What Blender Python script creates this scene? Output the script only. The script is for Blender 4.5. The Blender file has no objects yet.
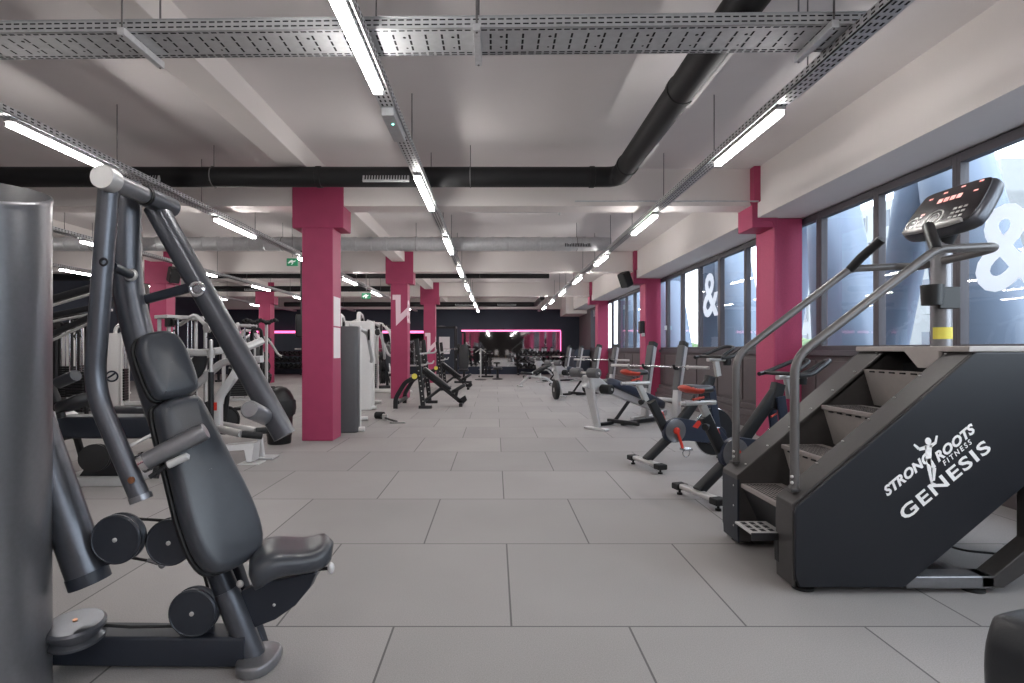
import bpy, bmesh, math, random
from math import sin, cos, pi, radians as rad
from mathutils import Vector, Matrix
random.seed(7)
scene = bpy.context.scene
COL = scene.collection
V = Vector
# ---------------------------------------------------------------- camera
F, VX, VY, CH = 555.0, 495.0, 349.0, 1.18
cam = bpy.data.cameras.new('camera'); cam.sensor_width = 36; cam.lens = 36*F/1024
cam.shift_x = (512-VX)/1024; cam.shift_y = (VY-341.5)/1024
cam.clip_start = .05; cam.clip_end = 300
co = bpy.data.objects.new('camera', cam); COL.objects.link(co)
co.location = (0, 0, CH); co.rotation_euler = (pi/2, 0, 0); scene.camera = co
def W(px, py, d): return V(((px-VX)*d/F, d, CH-(py-VY)*d/F))
# ---------------------------------------------------------------- materials
MATS = {}
def lin(c):
    return tuple((x/12.92 if x <= .04045 else ((x+.055)/1.055)**2.4) for x in (v/255 for v in c))
def mat(name, col, rough=.5, metal=0., spec=.5, noise=0., nscale=40., bump=0., coat=0., bscale=None):
    """col in sRGB 0-255"""
    m = bpy.data.materials.new(name); m.use_nodes = True
    nt = m.node_tree; b = nt.nodes['Principled BSDF']
    c = lin(col)
    b.inputs['Base Color'].default_value = (*c, 1)
    b.inputs['Roughness'].default_value = rough; b.inputs['Metallic'].default_value = metal
    b.inputs['Specular IOR Level'].default_value = spec
    if coat: b.inputs['Coat Weight'].default_value = coat; b.inputs['Coat Roughness'].default_value = .15
    if noise or bump:
        tc = nt.nodes.new('ShaderNodeTexCoord')
        n = nt.nodes.new('ShaderNodeTexNoise'); n.inputs['Scale'].default_value = nscale; n.inputs['Detail'].default_value = 4
        nt.links.new(tc.outputs['Object'], n.inputs['Vector'])
        if noise:
            r = nt.nodes.new('ShaderNodeMapRange'); r.inputs['To Min'].default_value = 1-noise; r.inputs['To Max'].default_value = 1+noise
            r.inputs['From Min'].default_value = .25; r.inputs['From Max'].default_value = .75
            nt.links.new(n.outputs['Fac'], r.inputs['Value'])
            mx = nt.nodes.new('ShaderNodeMix'); mx.data_type = 'RGBA'; mx.blend_type = 'MULTIPLY'; mx.inputs['Factor'].default_value = 1
            mx.inputs['A'].default_value = (*c, 1); nt.links.new(r.outputs['Result'], mx.inputs['B'])
            nt.links.new(mx.outputs['Result'], b.inputs['Base Color'])
        if bump:
            if bscale:
                n2 = nt.nodes.new('ShaderNodeTexNoise'); n2.inputs['Scale'].default_value = bscale; n2.inputs['Detail'].default_value = 3
                nt.links.new(tc.outputs['Object'], n2.inputs['Vector']); n = n2
            bp = nt.nodes.new('ShaderNodeBump'); bp.inputs['Strength'].default_value = bump; bp.inputs['Distance'].default_value = .004
            nt.links.new(n.outputs['Fac'], bp.inputs['Height']); nt.links.new(bp.outputs['Normal'], b.inputs['Normal'])
    MATS[name] = m; return m
def emit(name, col, s):
    m = bpy.data.materials.new(name); m.use_nodes = True; nt = m.node_tree
    b = nt.nodes['Principled BSDF']; b.inputs['Base Color'].default_value = (0.8, .8, .8, 1)
    b.inputs['Emission Color'].default_value = (*col, 1); b.inputs['Emission Strength'].default_value = s
    MATS[name] = m; return m
mat('pink', (168, 60, 97), .55, noise=.05, nscale=6, bump=.12, bscale=70)
mat('pink_rough', (170, 60, 97), .6, noise=.10, nscale=60, bump=.5, bscale=110)
mat('ceiling', (222, 217, 216), .9, noise=.03, nscale=1.3)
mat('plaster', (226, 220, 217), .9, noise=.02, nscale=2)
mat('navy_wall', (54, 60, 72), .8, noise=.05, nscale=2)
mat('grey_wall', (70, 66, 66), .85, noise=.06, nscale=2)
mat('panel_brown', (84, 76, 78), .6, noise=.05, nscale=5)
mat('window_frame', (74, 70, 76), .5)
mat('duct_black', (15, 16, 19), .6, noise=.1, nscale=8)
mat('galv', (200, 201, 203), .45, metal=.3, noise=.12, nscale=25)
mat('galv_light', (190, 192, 194), .45, metal=.35, noise=.08, nscale=25)
mat('slot_dark', (26, 26, 30), .8)
mat('steel_rod', (120, 118, 118), .5, metal=.6)
mat('led_body', (150, 148, 148), .5, metal=.3)
mat('pewter', (130, 130, 134), .30, metal=.62, noise=.05, nscale=60)
mat('pewter_dark', (86, 88, 94), .30, metal=.6, noise=.06, nscale=60)
mat('graphite', (52, 56, 64), .34, metal=.4, noise=.05, nscale=40)
mat('black_metal', (33, 34, 37), .48, metal=.2, noise=.06, nscale=30)
mat('black_satin', (34, 39, 49), .5, noise=.04, nscale=20)
mat('black_plastic', (20, 21, 23), .42, noise=.05, nscale=30)
mat('rubber', (28, 29, 31), .75, noise=.08, nscale=50, bump=.1)
mat('leather', (58, 61, 67), .30, noise=.05, nscale=30, bump=.12, bscale=260)
mat('leather_dark', (34, 36, 40), .38, noise=.05, nscale=30, bump=.12, bscale=260)
mat('chrome', (205, 205, 207), .16, metal=1)
mat('alu', (196, 195, 194), .34, metal=.5, noise=.03, nscale=50)
mat('silver_paint', (196, 196, 197), .38, metal=.25, noise=.03, nscale=30)
mat('white_paint', (222, 221, 220), .4, noise=.02, nscale=30)
mat('grey_shroud', (84, 84, 87), .45, noise=.04, nscale=20)
mat('red', (200, 52, 38), .4)
mat('orange', (178, 58, 40), .45)
mat('yellow', (226, 214, 92), .6)
mat('copper', (170, 120, 90), .3, metal=.9)
mat('rail_paint', (108, 106, 106), .38, metal=.4)
mat('stair_frame', (70, 68, 68), .42, metal=.3, noise=.06, nscale=40)
mat('stair_tread', (150, 143, 140), .45, metal=.35, noise=.06, nscale=60)
mat('stair_riser', (168, 162, 158), .45, metal=.3, noise=.04, nscale=30)
mat('stair_panel', (17, 20, 28), .45, noise=.03, nscale=10)
mat('white_print', (250, 250, 250), .6)
mat('pale_print', (240, 212, 222), .6)
mat('paper', (232, 226, 228), .7)
mat('blue_navy', (36, 44, 62), .45, noise=.05, nscale=20)
mat('teal', (60, 96, 108), .5)
mat('wood', (196, 160, 128), .5, noise=.1, nscale=12)
mat('outside_blue', (104, 117, 136), .5, noise=.04, nscale=2)
mat('outside_white', (124, 126, 127), .8, noise=.04, nscale=3)
mat('outside_beige', (112, 107, 102), .8, noise=.06, nscale=3)
mat('outside_glass', (52, 60, 72), .2)
mat('asphalt', (104, 106, 110), .9, noise=.1, nscale=3)
mat('hedge', (88, 108, 76), .9, noise=.3, nscale=9)
mat('screen', (38, 33, 36), .25, noise=.02)
emit('led', (1.0, .965, .935), 23.5)
emit('led_pink', (1.0, .10, .36), .9)
emit('led_red', (1.0, .12, .08), .35)
emit('led_green', (.02, .30, .12), .12); MATS['led_green'].node_tree.nodes['Principled BSDF'].inputs['Base Color'].default_value = (.01, .12, .06, 1)
emit('led_dot', (.2, 1.0, .75), 2)
# glass: clear pane with a fresnel reflection
def glass():
    m = bpy.data.materials.new('glass'); m.use_nodes = True; nt = m.node_tree; nt.nodes.clear()
    o = nt.nodes.new('ShaderNodeOutputMaterial'); mx = nt.nodes.new('ShaderNodeMixShader'); t = nt.nodes.new('ShaderNodeBsdfTransparent')
    g = nt.nodes.new('ShaderNodeBsdfGlossy'); fr = nt.nodes.new('ShaderNodeFresnel')
    t.inputs['Color'].default_value = (.95, .97, .985, 1); g.inputs['Roughness'].default_value = .02; fr.inputs['IOR'].default_value = 1.5
    ge = nt.nodes.new('ShaderNodeNewGeometry'); iv = nt.nodes.new('ShaderNodeMath'); iv.operation = 'SUBTRACT'; iv.inputs[0].default_value = 1
    nt.links.new(ge.outputs['Backfacing'], iv.inputs[1]); ml = nt.nodes.new('ShaderNodeMath'); ml.operation = 'MULTIPLY'
    nt.links.new(fr.outputs[0], ml.inputs[0]); nt.links.new(iv.outputs[0], ml.inputs[1])
    nt.links.new(ml.outputs[0], mx.inputs[0]); nt.links.new(t.outputs[0], mx.inputs[1]); nt.links.new(g.outputs[0], mx.inputs[2])
    nt.links.new(mx.outputs[0], o.inputs[0]); MATS['glass'] = m
glass()
def decal():
    m = mat('decal', (248, 248, 250), .6); nt = m.node_tree; b = nt.nodes['Principled BSDF']; o = nt.nodes['Material Output']
    t = nt.nodes.new('ShaderNodeBsdfTranslucent'); t.inputs['Color'].default_value = (.9, .92, .95, 1); mx = nt.nodes.new('ShaderNodeMixShader'); mx.inputs[0].default_value = .6
    nt.links.new(b.outputs[0], mx.inputs[1]); nt.links.new(t.outputs[0], mx.inputs[2]); nt.links.new(mx.outputs[0], o.inputs[0])
decal()
mat('mirror', (214, 214, 216), .03, metal=1)
def floor_mat():
    m = bpy.data.materials.new('rubber_floor_tiles'); m.use_nodes = True; nt = m.node_tree; b = nt.nodes['Principled BSDF']
    N = nt.nodes.new; L = nt.links.new
    tc = N('ShaderNodeTexCoord'); mp = N('ShaderNodeMapping'); mp.inputs['Location'].default_value = (.43, -2.36, 0)
    L(tc.outputs['Object'], mp.inputs['Vector'])
    br = N('ShaderNodeTexBrick'); br.offset = .5; br.offset_frequency = 2; br.squash = 1
    br.inputs['Scale'].default_value = 1; br.inputs['Brick Width'].default_value = 1.0; br.inputs['Row Height'].default_value = 1.003
    br.inputs['Mortar Size'].default_value = .0045; br.inputs['Mortar Smooth'].default_value = .1; br.inputs['Bias'].default_value = 0
    br.inputs['Color1'].default_value = (*lin((146, 143, 142)), 1); br.inputs['Color2'].default_value = (*lin((157, 153, 152)), 1)
    br.inputs['Mortar'].default_value = (*lin((92, 89, 90)), 1)
    L(mp.outputs[0], br.inputs['Vector'])
    def nz(scale, lo, hi, det=4):
        n = N('ShaderNodeTexNoise'); n.inputs['Scale'].default_value = scale; n.inputs['Detail'].default_value = det
        L(tc.outputs['Object'], n.inputs['Vector'])
        r = N('ShaderNodeMapRange'); r.inputs['From Min'].default_value = .3; r.inputs['From Max'].default_value = .7
        r.inputs['To Min'].default_value = lo; r.inputs['To Max'].default_value = hi; L(n.outputs['Fac'], r.inputs['Value']); return r.outputs[0], n
    a, _ = nz(1.1, .94, 1.05); c, n2 = nz(210, .86, 1.12, 2)
    mu = N('ShaderNodeMath'); mu.operation = 'MULTIPLY'; L(a, mu.inputs[0]); L(c, mu.inputs[1])
    mx = N('ShaderNodeMix'); mx.data_type = 'RGBA'; mx.blend_type = 'MULTIPLY'; mx.inputs['Factor'].default_value = 1
    L(br.outputs['Color'], mx.inputs['A']); L(mu.outputs[0], mx.inputs['B']); L(mx.outputs['Result'], b.inputs['Base Color'])
    b.inputs['Roughness'].default_value = .62; b.inputs['Specular IOR Level'].default_value = .35
    bp = N('ShaderNodeBump'); bp.inputs['Strength'].default_value = .25; bp.inputs['Distance'].default_value = .003
    L(n2.outputs['Fac'], bp.inputs['Height']); L(bp.outputs[0], b.inputs['Normal'])
    MATS['floor'] = m
floor_mat()
# ---------------------------------------------------------------- mesh builder
def fillet(path, r=.05, n=5):
    path = [V(p) for p in path]; out = [path[0]]
    for i in range(1, len(path)-1):
        p, a, b = path[i], path[i-1], path[i+1]
        ri = r[i-1] if isinstance(r, (list, tuple)) else r
        da, db = (a-p), (b-p); ri = min(ri, da.length*.48, db.length*.48)
        s, e = p+da.normalized()*ri, p+db.normalized()*ri
        for k in range(n+1):
            t = k/n; out.append(s*(1-t)**2 + p*2*t*(1-t) + e*t*t)
    out.append(path[-1]); return out
def circ(r, n=12, r2=None): return [(r*cos(2*pi*k/n), (r2 or r)*sin(2*pi*k/n)) for k in range(n)]
def rrect(w, h, r=.01, n=3):
    r = min(r, w/2*.98, h/2*.98); o = []
    for cx, cy, a in ((w/2-r, h/2-r, 0), (-w/2+r, h/2-r, 90), (-w/2+r, -h/2+r, 180), (w/2-r, -h/2+r, 270)):
        for k in range(n+1):
            t = rad(a+90*k/n); o.append((cx+r*cos(t), cy+r*sin(t)))
    return o
def smooth2(pts, it=2):
    for _ in range(it):
        o = []
        for i in range(len(pts)):
            a, b = pts[i], pts[(i+1) % len(pts)]
            o += [(a[0]*.75+b[0]*.25, a[1]*.75+b[1]*.25), (a[0]*.25+b[0]*.75, a[1]*.25+b[1]*.75)]
        pts = o
    return pts
class MB:
    def __init__(s): s.v = []; s.f = []
    def add(s, vs, fs):
        o = len(s.v); s.v += [V(p) for p in vs]; s.f += [tuple(i+o for i in f) for f in fs]; return s
    def box(s, x0, x1, y0, y1, z0, z1):
        return s.add([(x, y, z) for z in (z0, z1) for y in (y0, y1) for x in (x0, x1)],
                     [(0, 2, 3, 1), (4, 5, 7, 6), (0, 1, 5, 4), (2, 6, 7, 3), (0, 4, 6, 2), (1, 3, 7, 5)])
    def obox(s, c, size, R=None):
        R = R or Matrix.Identity(3); c = V(c)
        return s.add([c + R @ V((x*size[0]/2, y*size[1]/2, z*size[2]/2)) for z in (-1, 1) for y in (-1, 1) for x in (-1, 1)],
                     [(0, 2, 3, 1), (4, 5, 7, 6), (0, 1, 5, 4), (2, 6, 7, 3), (0, 4, 6, 2), (1, 3, 7, 5)])
    def prism(s, poly, vec):
        n = len(poly); vec = V(vec); p = [V(q) for q in poly]
        return s.add(p+[q+vec for q in p], [tuple(range(n-1, -1, -1)), tuple(range(n, 2*n))]+[(i, (i+1) % n, n+(i+1) % n, n+i) for i in range(n)])
    def loft(s, rings, cap=True, closed=False):
        n = len(rings[0]); vs = [p for r in rings for p in r]; fs = []
        m = len(rings)
        for j in range(m if closed else m-1):
            a, b = j*n, ((j+1) % m)*n
            fs += [(a+i, a+(i+1) % n, b+(i+1) % n, b+i) for i in range(n)]
        if cap and not closed: fs += [tuple(range(n-1, -1, -1)), tuple(range((m-1)*n, m*n))]
        return s.add(vs, fs)
    def sweep(s, path, prof, up=None, closed=False, scale=None):
        path = [V(p) for p in path]; m = len(path); T = []
        for i in range(m):
            a = path[i-1] if (i > 0 or closed) else None; b = path[(i+1) % m] if (i < m-1 or closed) else None
            t = V((0, 0, 0))
            if a is not None: t += (path[i]-a).normalized()
            if b is not None: t += (b-path[i]).normalized()
            T.append(t.normalized())
        u = V(up) if up is not None else (V((0, 0, 1)) if abs(T[0].z) < .9 else V((0, 1, 0)))
        rings = []; u = (u - T[0]*u.dot(T[0])).normalized()
        for i in range(m):
            if up is not None:
                q = V(up); w = q - T[i]*q.dot(T[i])
                if w.length > 1e-3: u = w.normalized()
            else:
                if i: u = T[i-1].rotation_difference(T[i]) @ u
                u = (u - T[i]*u.dot(T[i])).normalized()
            sd = T[i].cross(u); k = 1.
            if 0 < i < m-1 or closed:
                c = T[i].dot((path[(i+1) % m]-path[i]).normalized()); k = 1
            sc = scale[i] if scale else 1
            rings.append([path[i] + sd*a*sc + u*b*sc for a, b in prof])
        return s.loft(rings, closed=closed)
    def tube(s, path, r, n=12, closed=False): return s.sweep(path, circ(r, n), closed=closed)
    def rtube(s, path, w, h, up, r=.012): return s.sweep(path, rrect(w, h, r), up=up)   # w across, h along 'up'
    def cyl(s, p0, p1, r0, r1=None, n=20): return s.lathe(p0, V(p1)-V(p0), [(0, 0), (r0, 0), (r0 if r1 is None else r1, (V(p1)-V(p0)).length), (0, (V(p1)-V(p0)).length)], n)
    def lathe(s, p, axis, prof, n=20):
        p = V(p); ax = V(axis).normalized(); q = ax.orthogonal().normalized(); w = ax.cross(q); rings = []
        vs, fs = [], []; idx = []
        for r, h in prof:
            if r < 1e-6: idx.append([len(vs)]); vs.append(p+ax*h)
            else:
                idx.append(list(range(len(vs), len(vs)+n))); vs += [p+ax*h+(q*cos(2*pi*k/n)+w*sin(2*pi*k/n))*r for k in range(n)]
        for a, b in zip(idx, idx[1:]):
            for k in range(n):
                k2 = (k+1) % n
                if len(a) == 1 and len(b) == 1: continue
                if len(a) == 1: fs.append((a[0], b[k], b[k2]))
                elif len(b) == 1: fs.append((a[k], a[k2], b[0]))
                else: fs.append((a[k], a[k2], b[k2], b[k]))
        return s.add(vs, fs)
    def ell(s, c, r, R=None, n=16, m=9):
        R = R or Matrix.Identity(3); c = V(c); vs = []; fs = []
        vs.append(c+R @ V((0, 0, -r[2])))
        for j in range(1, m):
            t = -pi/2+pi*j/m
            vs += [c+R @ V((r[0]*cos(t)*cos(2*pi*k/n), r[1]*cos(t)*sin(2*pi*k/n), r[2]*sin(t))) for k in range(n)]
        vs.append(c+R @ V((0, 0, r[2])))
        for k in range(n): fs.append((0, 1+(k+1) % n, 1+k))
        for j in range(m-2):
            a = 1+j*n
            fs += [(a+k, a+(k+1) % n, a+n+(k+1) % n, a+n+k) for k in range(n)]
        a = 1+(m-2)*n
        for k in range(n): fs.append((a+k, a+(k+1) % n, len(vs)-1))
        return s.add(vs, fs)
    def torus(s, c, axis, R, r, n=28, m=8):
        ax = V(axis).normalized(); q = ax.orthogonal().normalized(); w = ax.cross(q); c = V(c)
        return s.loft([[c+(q*cos(a)+w*sin(a))*(R+r*cos(b))+ax*r*sin(b) for b in [2*pi*j/m for j in range(m)]] for a in [2*pi*k/n for k in range(n)]], closed=True)
    def pad(s, outline, o, ex, ey, T, rnd=.025, crown=0.):
        """upholstered pad: outline in (ex,ey) about o, thickness T along ex x ey, rounded edge"""
        ex, ey = V(ex).normalized(), V(ey).normalized(); ez = ex.cross(ey).normalized(); o = V(o); n = len(outline)
        ar = sum(outline[i][0]*outline[(i+1) % n][1]-outline[(i+1) % n][0]*outline[i][1] for i in range(n))
        sg = 1 if ar > 0 else -1; nrm = []
        for i in range(n):
            a, b = outline[i-1], outline[(i+1) % n]; t = V((b[0]-a[0], b[1]-a[1])); t.normalize(); nrm.append((t.y*sg, -t.x*sg))
        rnd = min(rnd, T/2*.98); rings = []
        lay = [(rnd*(1-sin(rad(a))), rnd*(1-cos(rad(a)))) for a in (0, 22, 45, 67, 90)]
        for ins, h in lay: rings.append((ins, -T/2+h))
        for ins, h in reversed(lay): rings.append((ins, T/2-h))
        R = [[V((p[0]-q[0]*ins, p[1]-q[1]*ins, h)) for p, q in zip(outline, nrm)] for ins, h in rings]
        c = V((sum(p[0] for p in outline)/n, sum(p[1] for p in outline)/n, 0))
        if crown:
            for k, h in ((.75, .45), (.45, .8), (.15, 1.)): R.append([V((c.x+(p.x-c.x)*k, c.y+(p.y-c.y)*k, T/2+crown*h)) for p in R[9]])
        return s.loft([[o+ex*p.x+ey*p.y+ez*p.z for p in r] for r in R])
    def xf(s, M): s.v = [M @ p for p in s.v]; return s
def Rz(a): return Matrix.Rotation(a, 3, 'Z')
def Ry(a): return Matrix.Rotation(a, 3, 'Y')
def Rx(a): return Matrix.Rotation(a, 3, 'X')
def mesh_of(name, mb, m, bevel=0, smooth=38, segs=2):
    me = bpy.data.meshes.new(name); me.from_pydata([tuple(p) for p in mb.v], [], mb.f)
    bm = bmesh.new(); bm.from_mesh(me); bmesh.ops.recalc_face_normals(bm, faces=bm.faces); bm.to_mesh(me); bm.free()
    me.materials.append(MATS[m]); me.shade_smooth(); me.set_sharp_from_angle(angle=rad(smooth)); return me
def P(name, mb, m, parent=None, bevel=0, world=True, label=None, smooth=38, kind=None, segs=2):
    if parent is not None and world:
        inv = (Matrix.Translation(parent.location) @ parent.rotation_euler.to_matrix().to_4x4()).inverted()
        par2 = parent.parent
        if par2 is not None: inv = (Matrix.Translation(par2.location) @ par2.rotation_euler.to_matrix().to_4x4()).inverted()
        mb.xf(inv)
    o = bpy.data.objects.new(name, mesh_of(name, mb, m, bevel, smooth)); COL.objects.link(o)
    if parent is not None: o.parent = parent
    if bevel:
        b = o.modifiers.new('bevel', 'BEVEL'); b.width = bevel; b.segments = segs; b.limit_method = 'ANGLE'; b.angle_limit = rad(38); b.harden_normals = True
    if label: o['label'] = label
    if kind: o['kind'] = kind
    return o
def thing(name, label, cat, loc=(0, 0, 0), rz=0, group=None):
    o = bpy.data.objects.new(name, None); COL.objects.link(o); o.empty_display_size = .2
    o.location = loc; o.rotation_euler = (0, 0, rz); o['label'] = label; o['category'] = cat
    if group: o['group'] = group
    return o
def tag(o, label, cat, group=None):
    o['label'] = label; o['category'] = cat
    if group: o['group'] = group
    return o
def struct(name, mb, m, parent=None, bevel=0, label=None, cat=None):
    o = P(name, mb, m, parent, bevel)
    o['kind'] = 'structure'
    if label and parent is None: o['label'] = label; o['category'] = cat or 'room'
    return o
def kids(o): return [c for c in bpy.data.objects if c.parent == o]
def dup(root, loc, rz, label, group=None):
    r = root.copy(); COL.objects.link(r); r.location = loc; r.rotation_euler = (0, 0, rz); r['label'] = label
    if group: r['group'] = group
    for ch in kids(root):
        c = ch.copy(); COL.objects.link(c); c.parent = r
        for g in kids(ch):
            d = g.copy(); COL.objects.link(d); d.parent = c
    return r
def text_mb(s, size, bold=0., shear=0., extrude=.001, spacing=1.):
    cu = bpy.data.curves.new('t', 'FONT'); cu.body = s; cu.size = size; cu.offset = bold; cu.shear = shear; cu.extrude = extrude; cu.space_character = spacing
    cu.align_x = 'CENTER'; cu.align_y = 'CENTER'; cu.resolution_u = 3
    o = bpy.data.objects.new('t', cu); COL.objects.link(o)
    me = bpy.data.meshes.new_from_object(o.evaluated_get(bpy.context.evaluated_depsgraph_get()))
    mb = MB().add([v.co.copy() for v in me.vertices], [tuple(p.vertices) for p in me.polygons])
    bpy.data.objects.remove(o); bpy.data.curves.remove(cu); bpy.data.meshes.remove(me); return mb
def frame(o, ex, ey):
    """4x4 placing local x,y in world plane ex,ey at o"""
    ex, ey = V(ex).normalized(), V(ey); ey = (ey-ex*ey.dot(ex)).normalized(); ez = ex.cross(ey)
    M = Matrix((ex, ey, ez)).transposed().to_4x4(); M.translation = V(o); return M
ORD = ['first', 'second', 'third', 'fourth', 'fifth', 'sixth', 'seventh', 'eighth', 'ninth', 'tenth', 'eleventh', 'twelfth']
# ================================================================ ROOM SHELL
XL, XR, YB, YF, ZC = -13.5, 3.95, -22.0, 26.0, 3.5
struct('floor', MB().box(XL-.2, XR+.3, YB-.2, YF+.2, -.12, 0), 'floor', label='grey rubber tiled gym floor', cat='floor')
struct('ceiling', MB().box(XL-.2, XR+.3, YB-.2, YF+.2, ZC, ZC+.15), 'ceiling', label='pale grey concrete ceiling', cat='ceiling')
struct('wall_back', MB().box(XL-.2, XR+.3, YF, YF+.2, 0, ZC), 'navy_wall', label='dark navy far wall around the mirror', cat='wall')
struct('wall_front', MB().box(XL-.2, XR+.3, YB-.2, YB, 0, ZC), 'grey_wall', label='dark grey wall behind the viewpoint', cat='wall')
struct('wall_left', MB().box(XL-.2, XL, YB, YF, 0, ZC), 'navy_wall', label='dark wall on the left side of the gym', cat='wall')
# beams (structure)
PYS = [7.12, 13.2, 19.3]
PBACK = [-5.0, -11.1, -17.2]
PW = .4
LROWS = [-2.28, -8.02]
k = 0
for cx in LROWS:
    struct('trim_%d' % (k+1), MB().box(cx-.17, cx+.13, YB, YF, 3.26, ZC), 'plaster', bevel=.008, label='white longitudinal ceiling beam above the %s row of pink pillars' % ('near' if k == 0 else 'far left'), cat='beam'); k += 1
for i, y in enumerate(PYS + [25.4]):
    struct('trim_%d' % (k+1), MB().box(XL, 3.4, y+.02, y+.36, 3.02, 3.26).box(XL, 3.4, y+.02, y+.36, 3.26, ZC), 'plaster', label='white cross beam under the ceiling, span %d' % (i+1), cat='beam'); k += 1
# bulkhead above the windows
struct('trim_%d' % (k+1), MB().prism([(3.36, YB, 2.86), (XR+.1, YB, 2.86), (XR+.1, YB, ZC), (3.36, YB, ZC)], (0, 23.8-YB, 0)), 'plaster', label='white boxed bulkhead running above the windows', cat='bulkhead'); k += 1
struct('trim_%d' % (k+1), MB().box(3.05, XR+.1, 23.8, YF, 2.7, ZC), 'plaster', label='white dropped box at the far right corner of the ceiling', cat='bulkhead'); k += 1
# ---- window wall
WX = XR
def wy(n): return 2.755 + 1.0085*n
yw = [wy(n) for n in range(-10, 22)]
struct('wall_right', MB().box(WX, WX+.2, YB, YF, 0, 1.10).box(WX, WX+.2, 22.9, YF, 1.1, ZC).box(WX, WX+.2, YB, 22.9, 2.86, ZC).box(WX, WX+.2, YB, wy(-10), 1.1, 2.86), 'panel_brown', label='dark brown panelled wall under the windows', cat='wall')
mb = MB()
for a, b in zip(yw, yw[1:]):
    if b > 23: break
    mb.box(WX-.018, WX, a+.03, b-.03, .38, 1.04)
struct('trim_%d' % (k+1), mb, 'panel_brown', bevel=.006, label='row of dark flat panels below the window sill', cat='panelling'); k += 1
struct('baseboard_right', MB().box(WX-.14, WX, YB, 22.9, 0, .16).box(WX-.10, WX, YB, 22.9, .16, .26).box(WX-.055, WX, YB, 22.9, .26, .34), 'panel_brown', bevel=.008, label='stepped dark trunking along the foot of the window wall', cat='baseboard')
struct('trim_%d' % (k+1), MB().box(WX-.05, WX+.16, YB, 22.9, 1.10, 1.165), 'window_frame', bevel=.006, label='dark continuous sill below the windows', cat='sill'); k += 1
wn = 0
WLAB = 'dark framed window pane in the long right wall'
for a, b in zip(yw, yw[1:]):
    if b > 23: break
    wn += 1
    wide = .05 if wn % 3 else .075
    w = thing('window_%d' % wn, 'dark framed window, number %d along the right wall' % wn, 'window', (WX, (a+b)/2, 1.165)); w['kind'] = 'structure'
    z0, z1 = 1.165, 2.86
    m = MB().box(WX+.02, WX+.10, a, a+wide, z0, z1).box(WX+.02, WX+.10, b-.035, b, z0, z1).box(WX+.02, WX+.10, a+wide, b-.035, z0, z0+.055).box(WX+.02, WX+.10, a+wide, b-.035, 2.775, z1)
    P('frame', m, 'window_frame', w, bevel=.005)
    P('pane', MB().box(WX+.055, WX+.061, a+wide, b-.035, z0+.055, 2.775), 'glass', w)
    if wn in (15, 20):
        P('handle', MB().box(WX-.03, WX+.02, b-.032, b-.010, 1.62, 1.72), 'alu', w, bevel=.004)
# ---- outside world: sloping pale blue struts, buildings, ground
OUTG = thing('asphalt_yard', 'pale asphalt yard outside the windows', 'yard', (18, 9, -.6))
OUTG['kind'] = 'structure'
P('surface', MB().box(WX+.25, 60, -25, 60, -.7, -.6), 'asphalt', OUTG)
def strut(y, lean, x=5.3, r=.42, lab=''):
    o = P('facade_column', MB().lathe((x, y-lean*.0, -.6), (0, lean, 5.6), [(0, 0), (r*1.35, 0), (r*1.0, 3.0), (r*.6, 6.2), (0, 6.2)] if lean > 0 else [(0, 0), (r*.7, 0), (r*1.0, 3.0), (r*1.3, 6.2), (0, 6.2)], 20), 'outside_blue')
    tag(o, lab, 'column', 'sloping blue columns outside')
    return o
sl = [(3.6, 1.2), (5.5, 1.3, .40), (7.85, -1.3, .22), (8.0, 1.0, .42), (10.6, -1.2, .3), (11.4, 1.5), (13.9, -1.5), (15.8, 1.6), (18.0, -1.5), (20.2, 1.5), (22.8, -1.4)]
for i, (y, l, *r) in enumerate(sl):
    strut(y, l, r=r[0] if r else .42, lab='pale blue sloping column outside the windows, %s from the viewer' % ORD[i])
def building(x, y0, y1, h, m, label, nf, nw):
    b = thing('apartment_building', label, 'building', (x+3, (y0+y1)/2, -.6))
    P('wall', MB().box(x, x+6, y0, y1, -.6, h), m, b)
    wd = (y1-y0)/nw
    for f in range(nf):
        z = .3+f*(h-.3)/nf
        for j in range(nw):
            ya = y0+wd*(j+.22)
            wi = P('window', MB().box(x-.06, x+.02, ya, ya+wd*.56, z+.55, z+(h-.3)/nf*.8), 'outside_white', b)
            P('pane', MB().box(x-.08, x-.05, ya+.1, ya+wd*.28-.05, z+.65, z+(h-.3)/nf*.8-.1).box(x-.08, x-.05, ya+wd*.28+.05, ya+wd*.56-.1, z+.65, z+(h-.3)/nf*.8-.1), 'outside_glass', wi)
        P('balcony', MB().box(x-.9, x, y0+.4, y0+wd*1.2, z+.1, z+.95), 'outside_white', b)
building(21, 8.5, 17, 9.5, 'outside_beige', 'beige apartment block across the yard', 4, 4)
building(17, 18.6, 26.5, 6.5, 'outside_white', 'low white house beside the beige apartment block', 3, 4)
building(26, 28.5, 48, 11, 'outside_white', 'long white apartment block furthest down the street', 4, 8)
building(24, -3, 7, 10, 'outside_white', 'tall white apartment block opposite the stair machine', 4, 5)
mb = MB()
for j in range(90):
    y = 15+20*random.random(); mb.ell((9.5+random.uniform(-.5, .5), y, random.uniform(0, 1.1)), (random.uniform(.3, .6),)*3, n=7, m=5)
tag(P('hedge', mb, 'hedge'), 'green hedge outside beyond the second run of windows', 'hedge')
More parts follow.
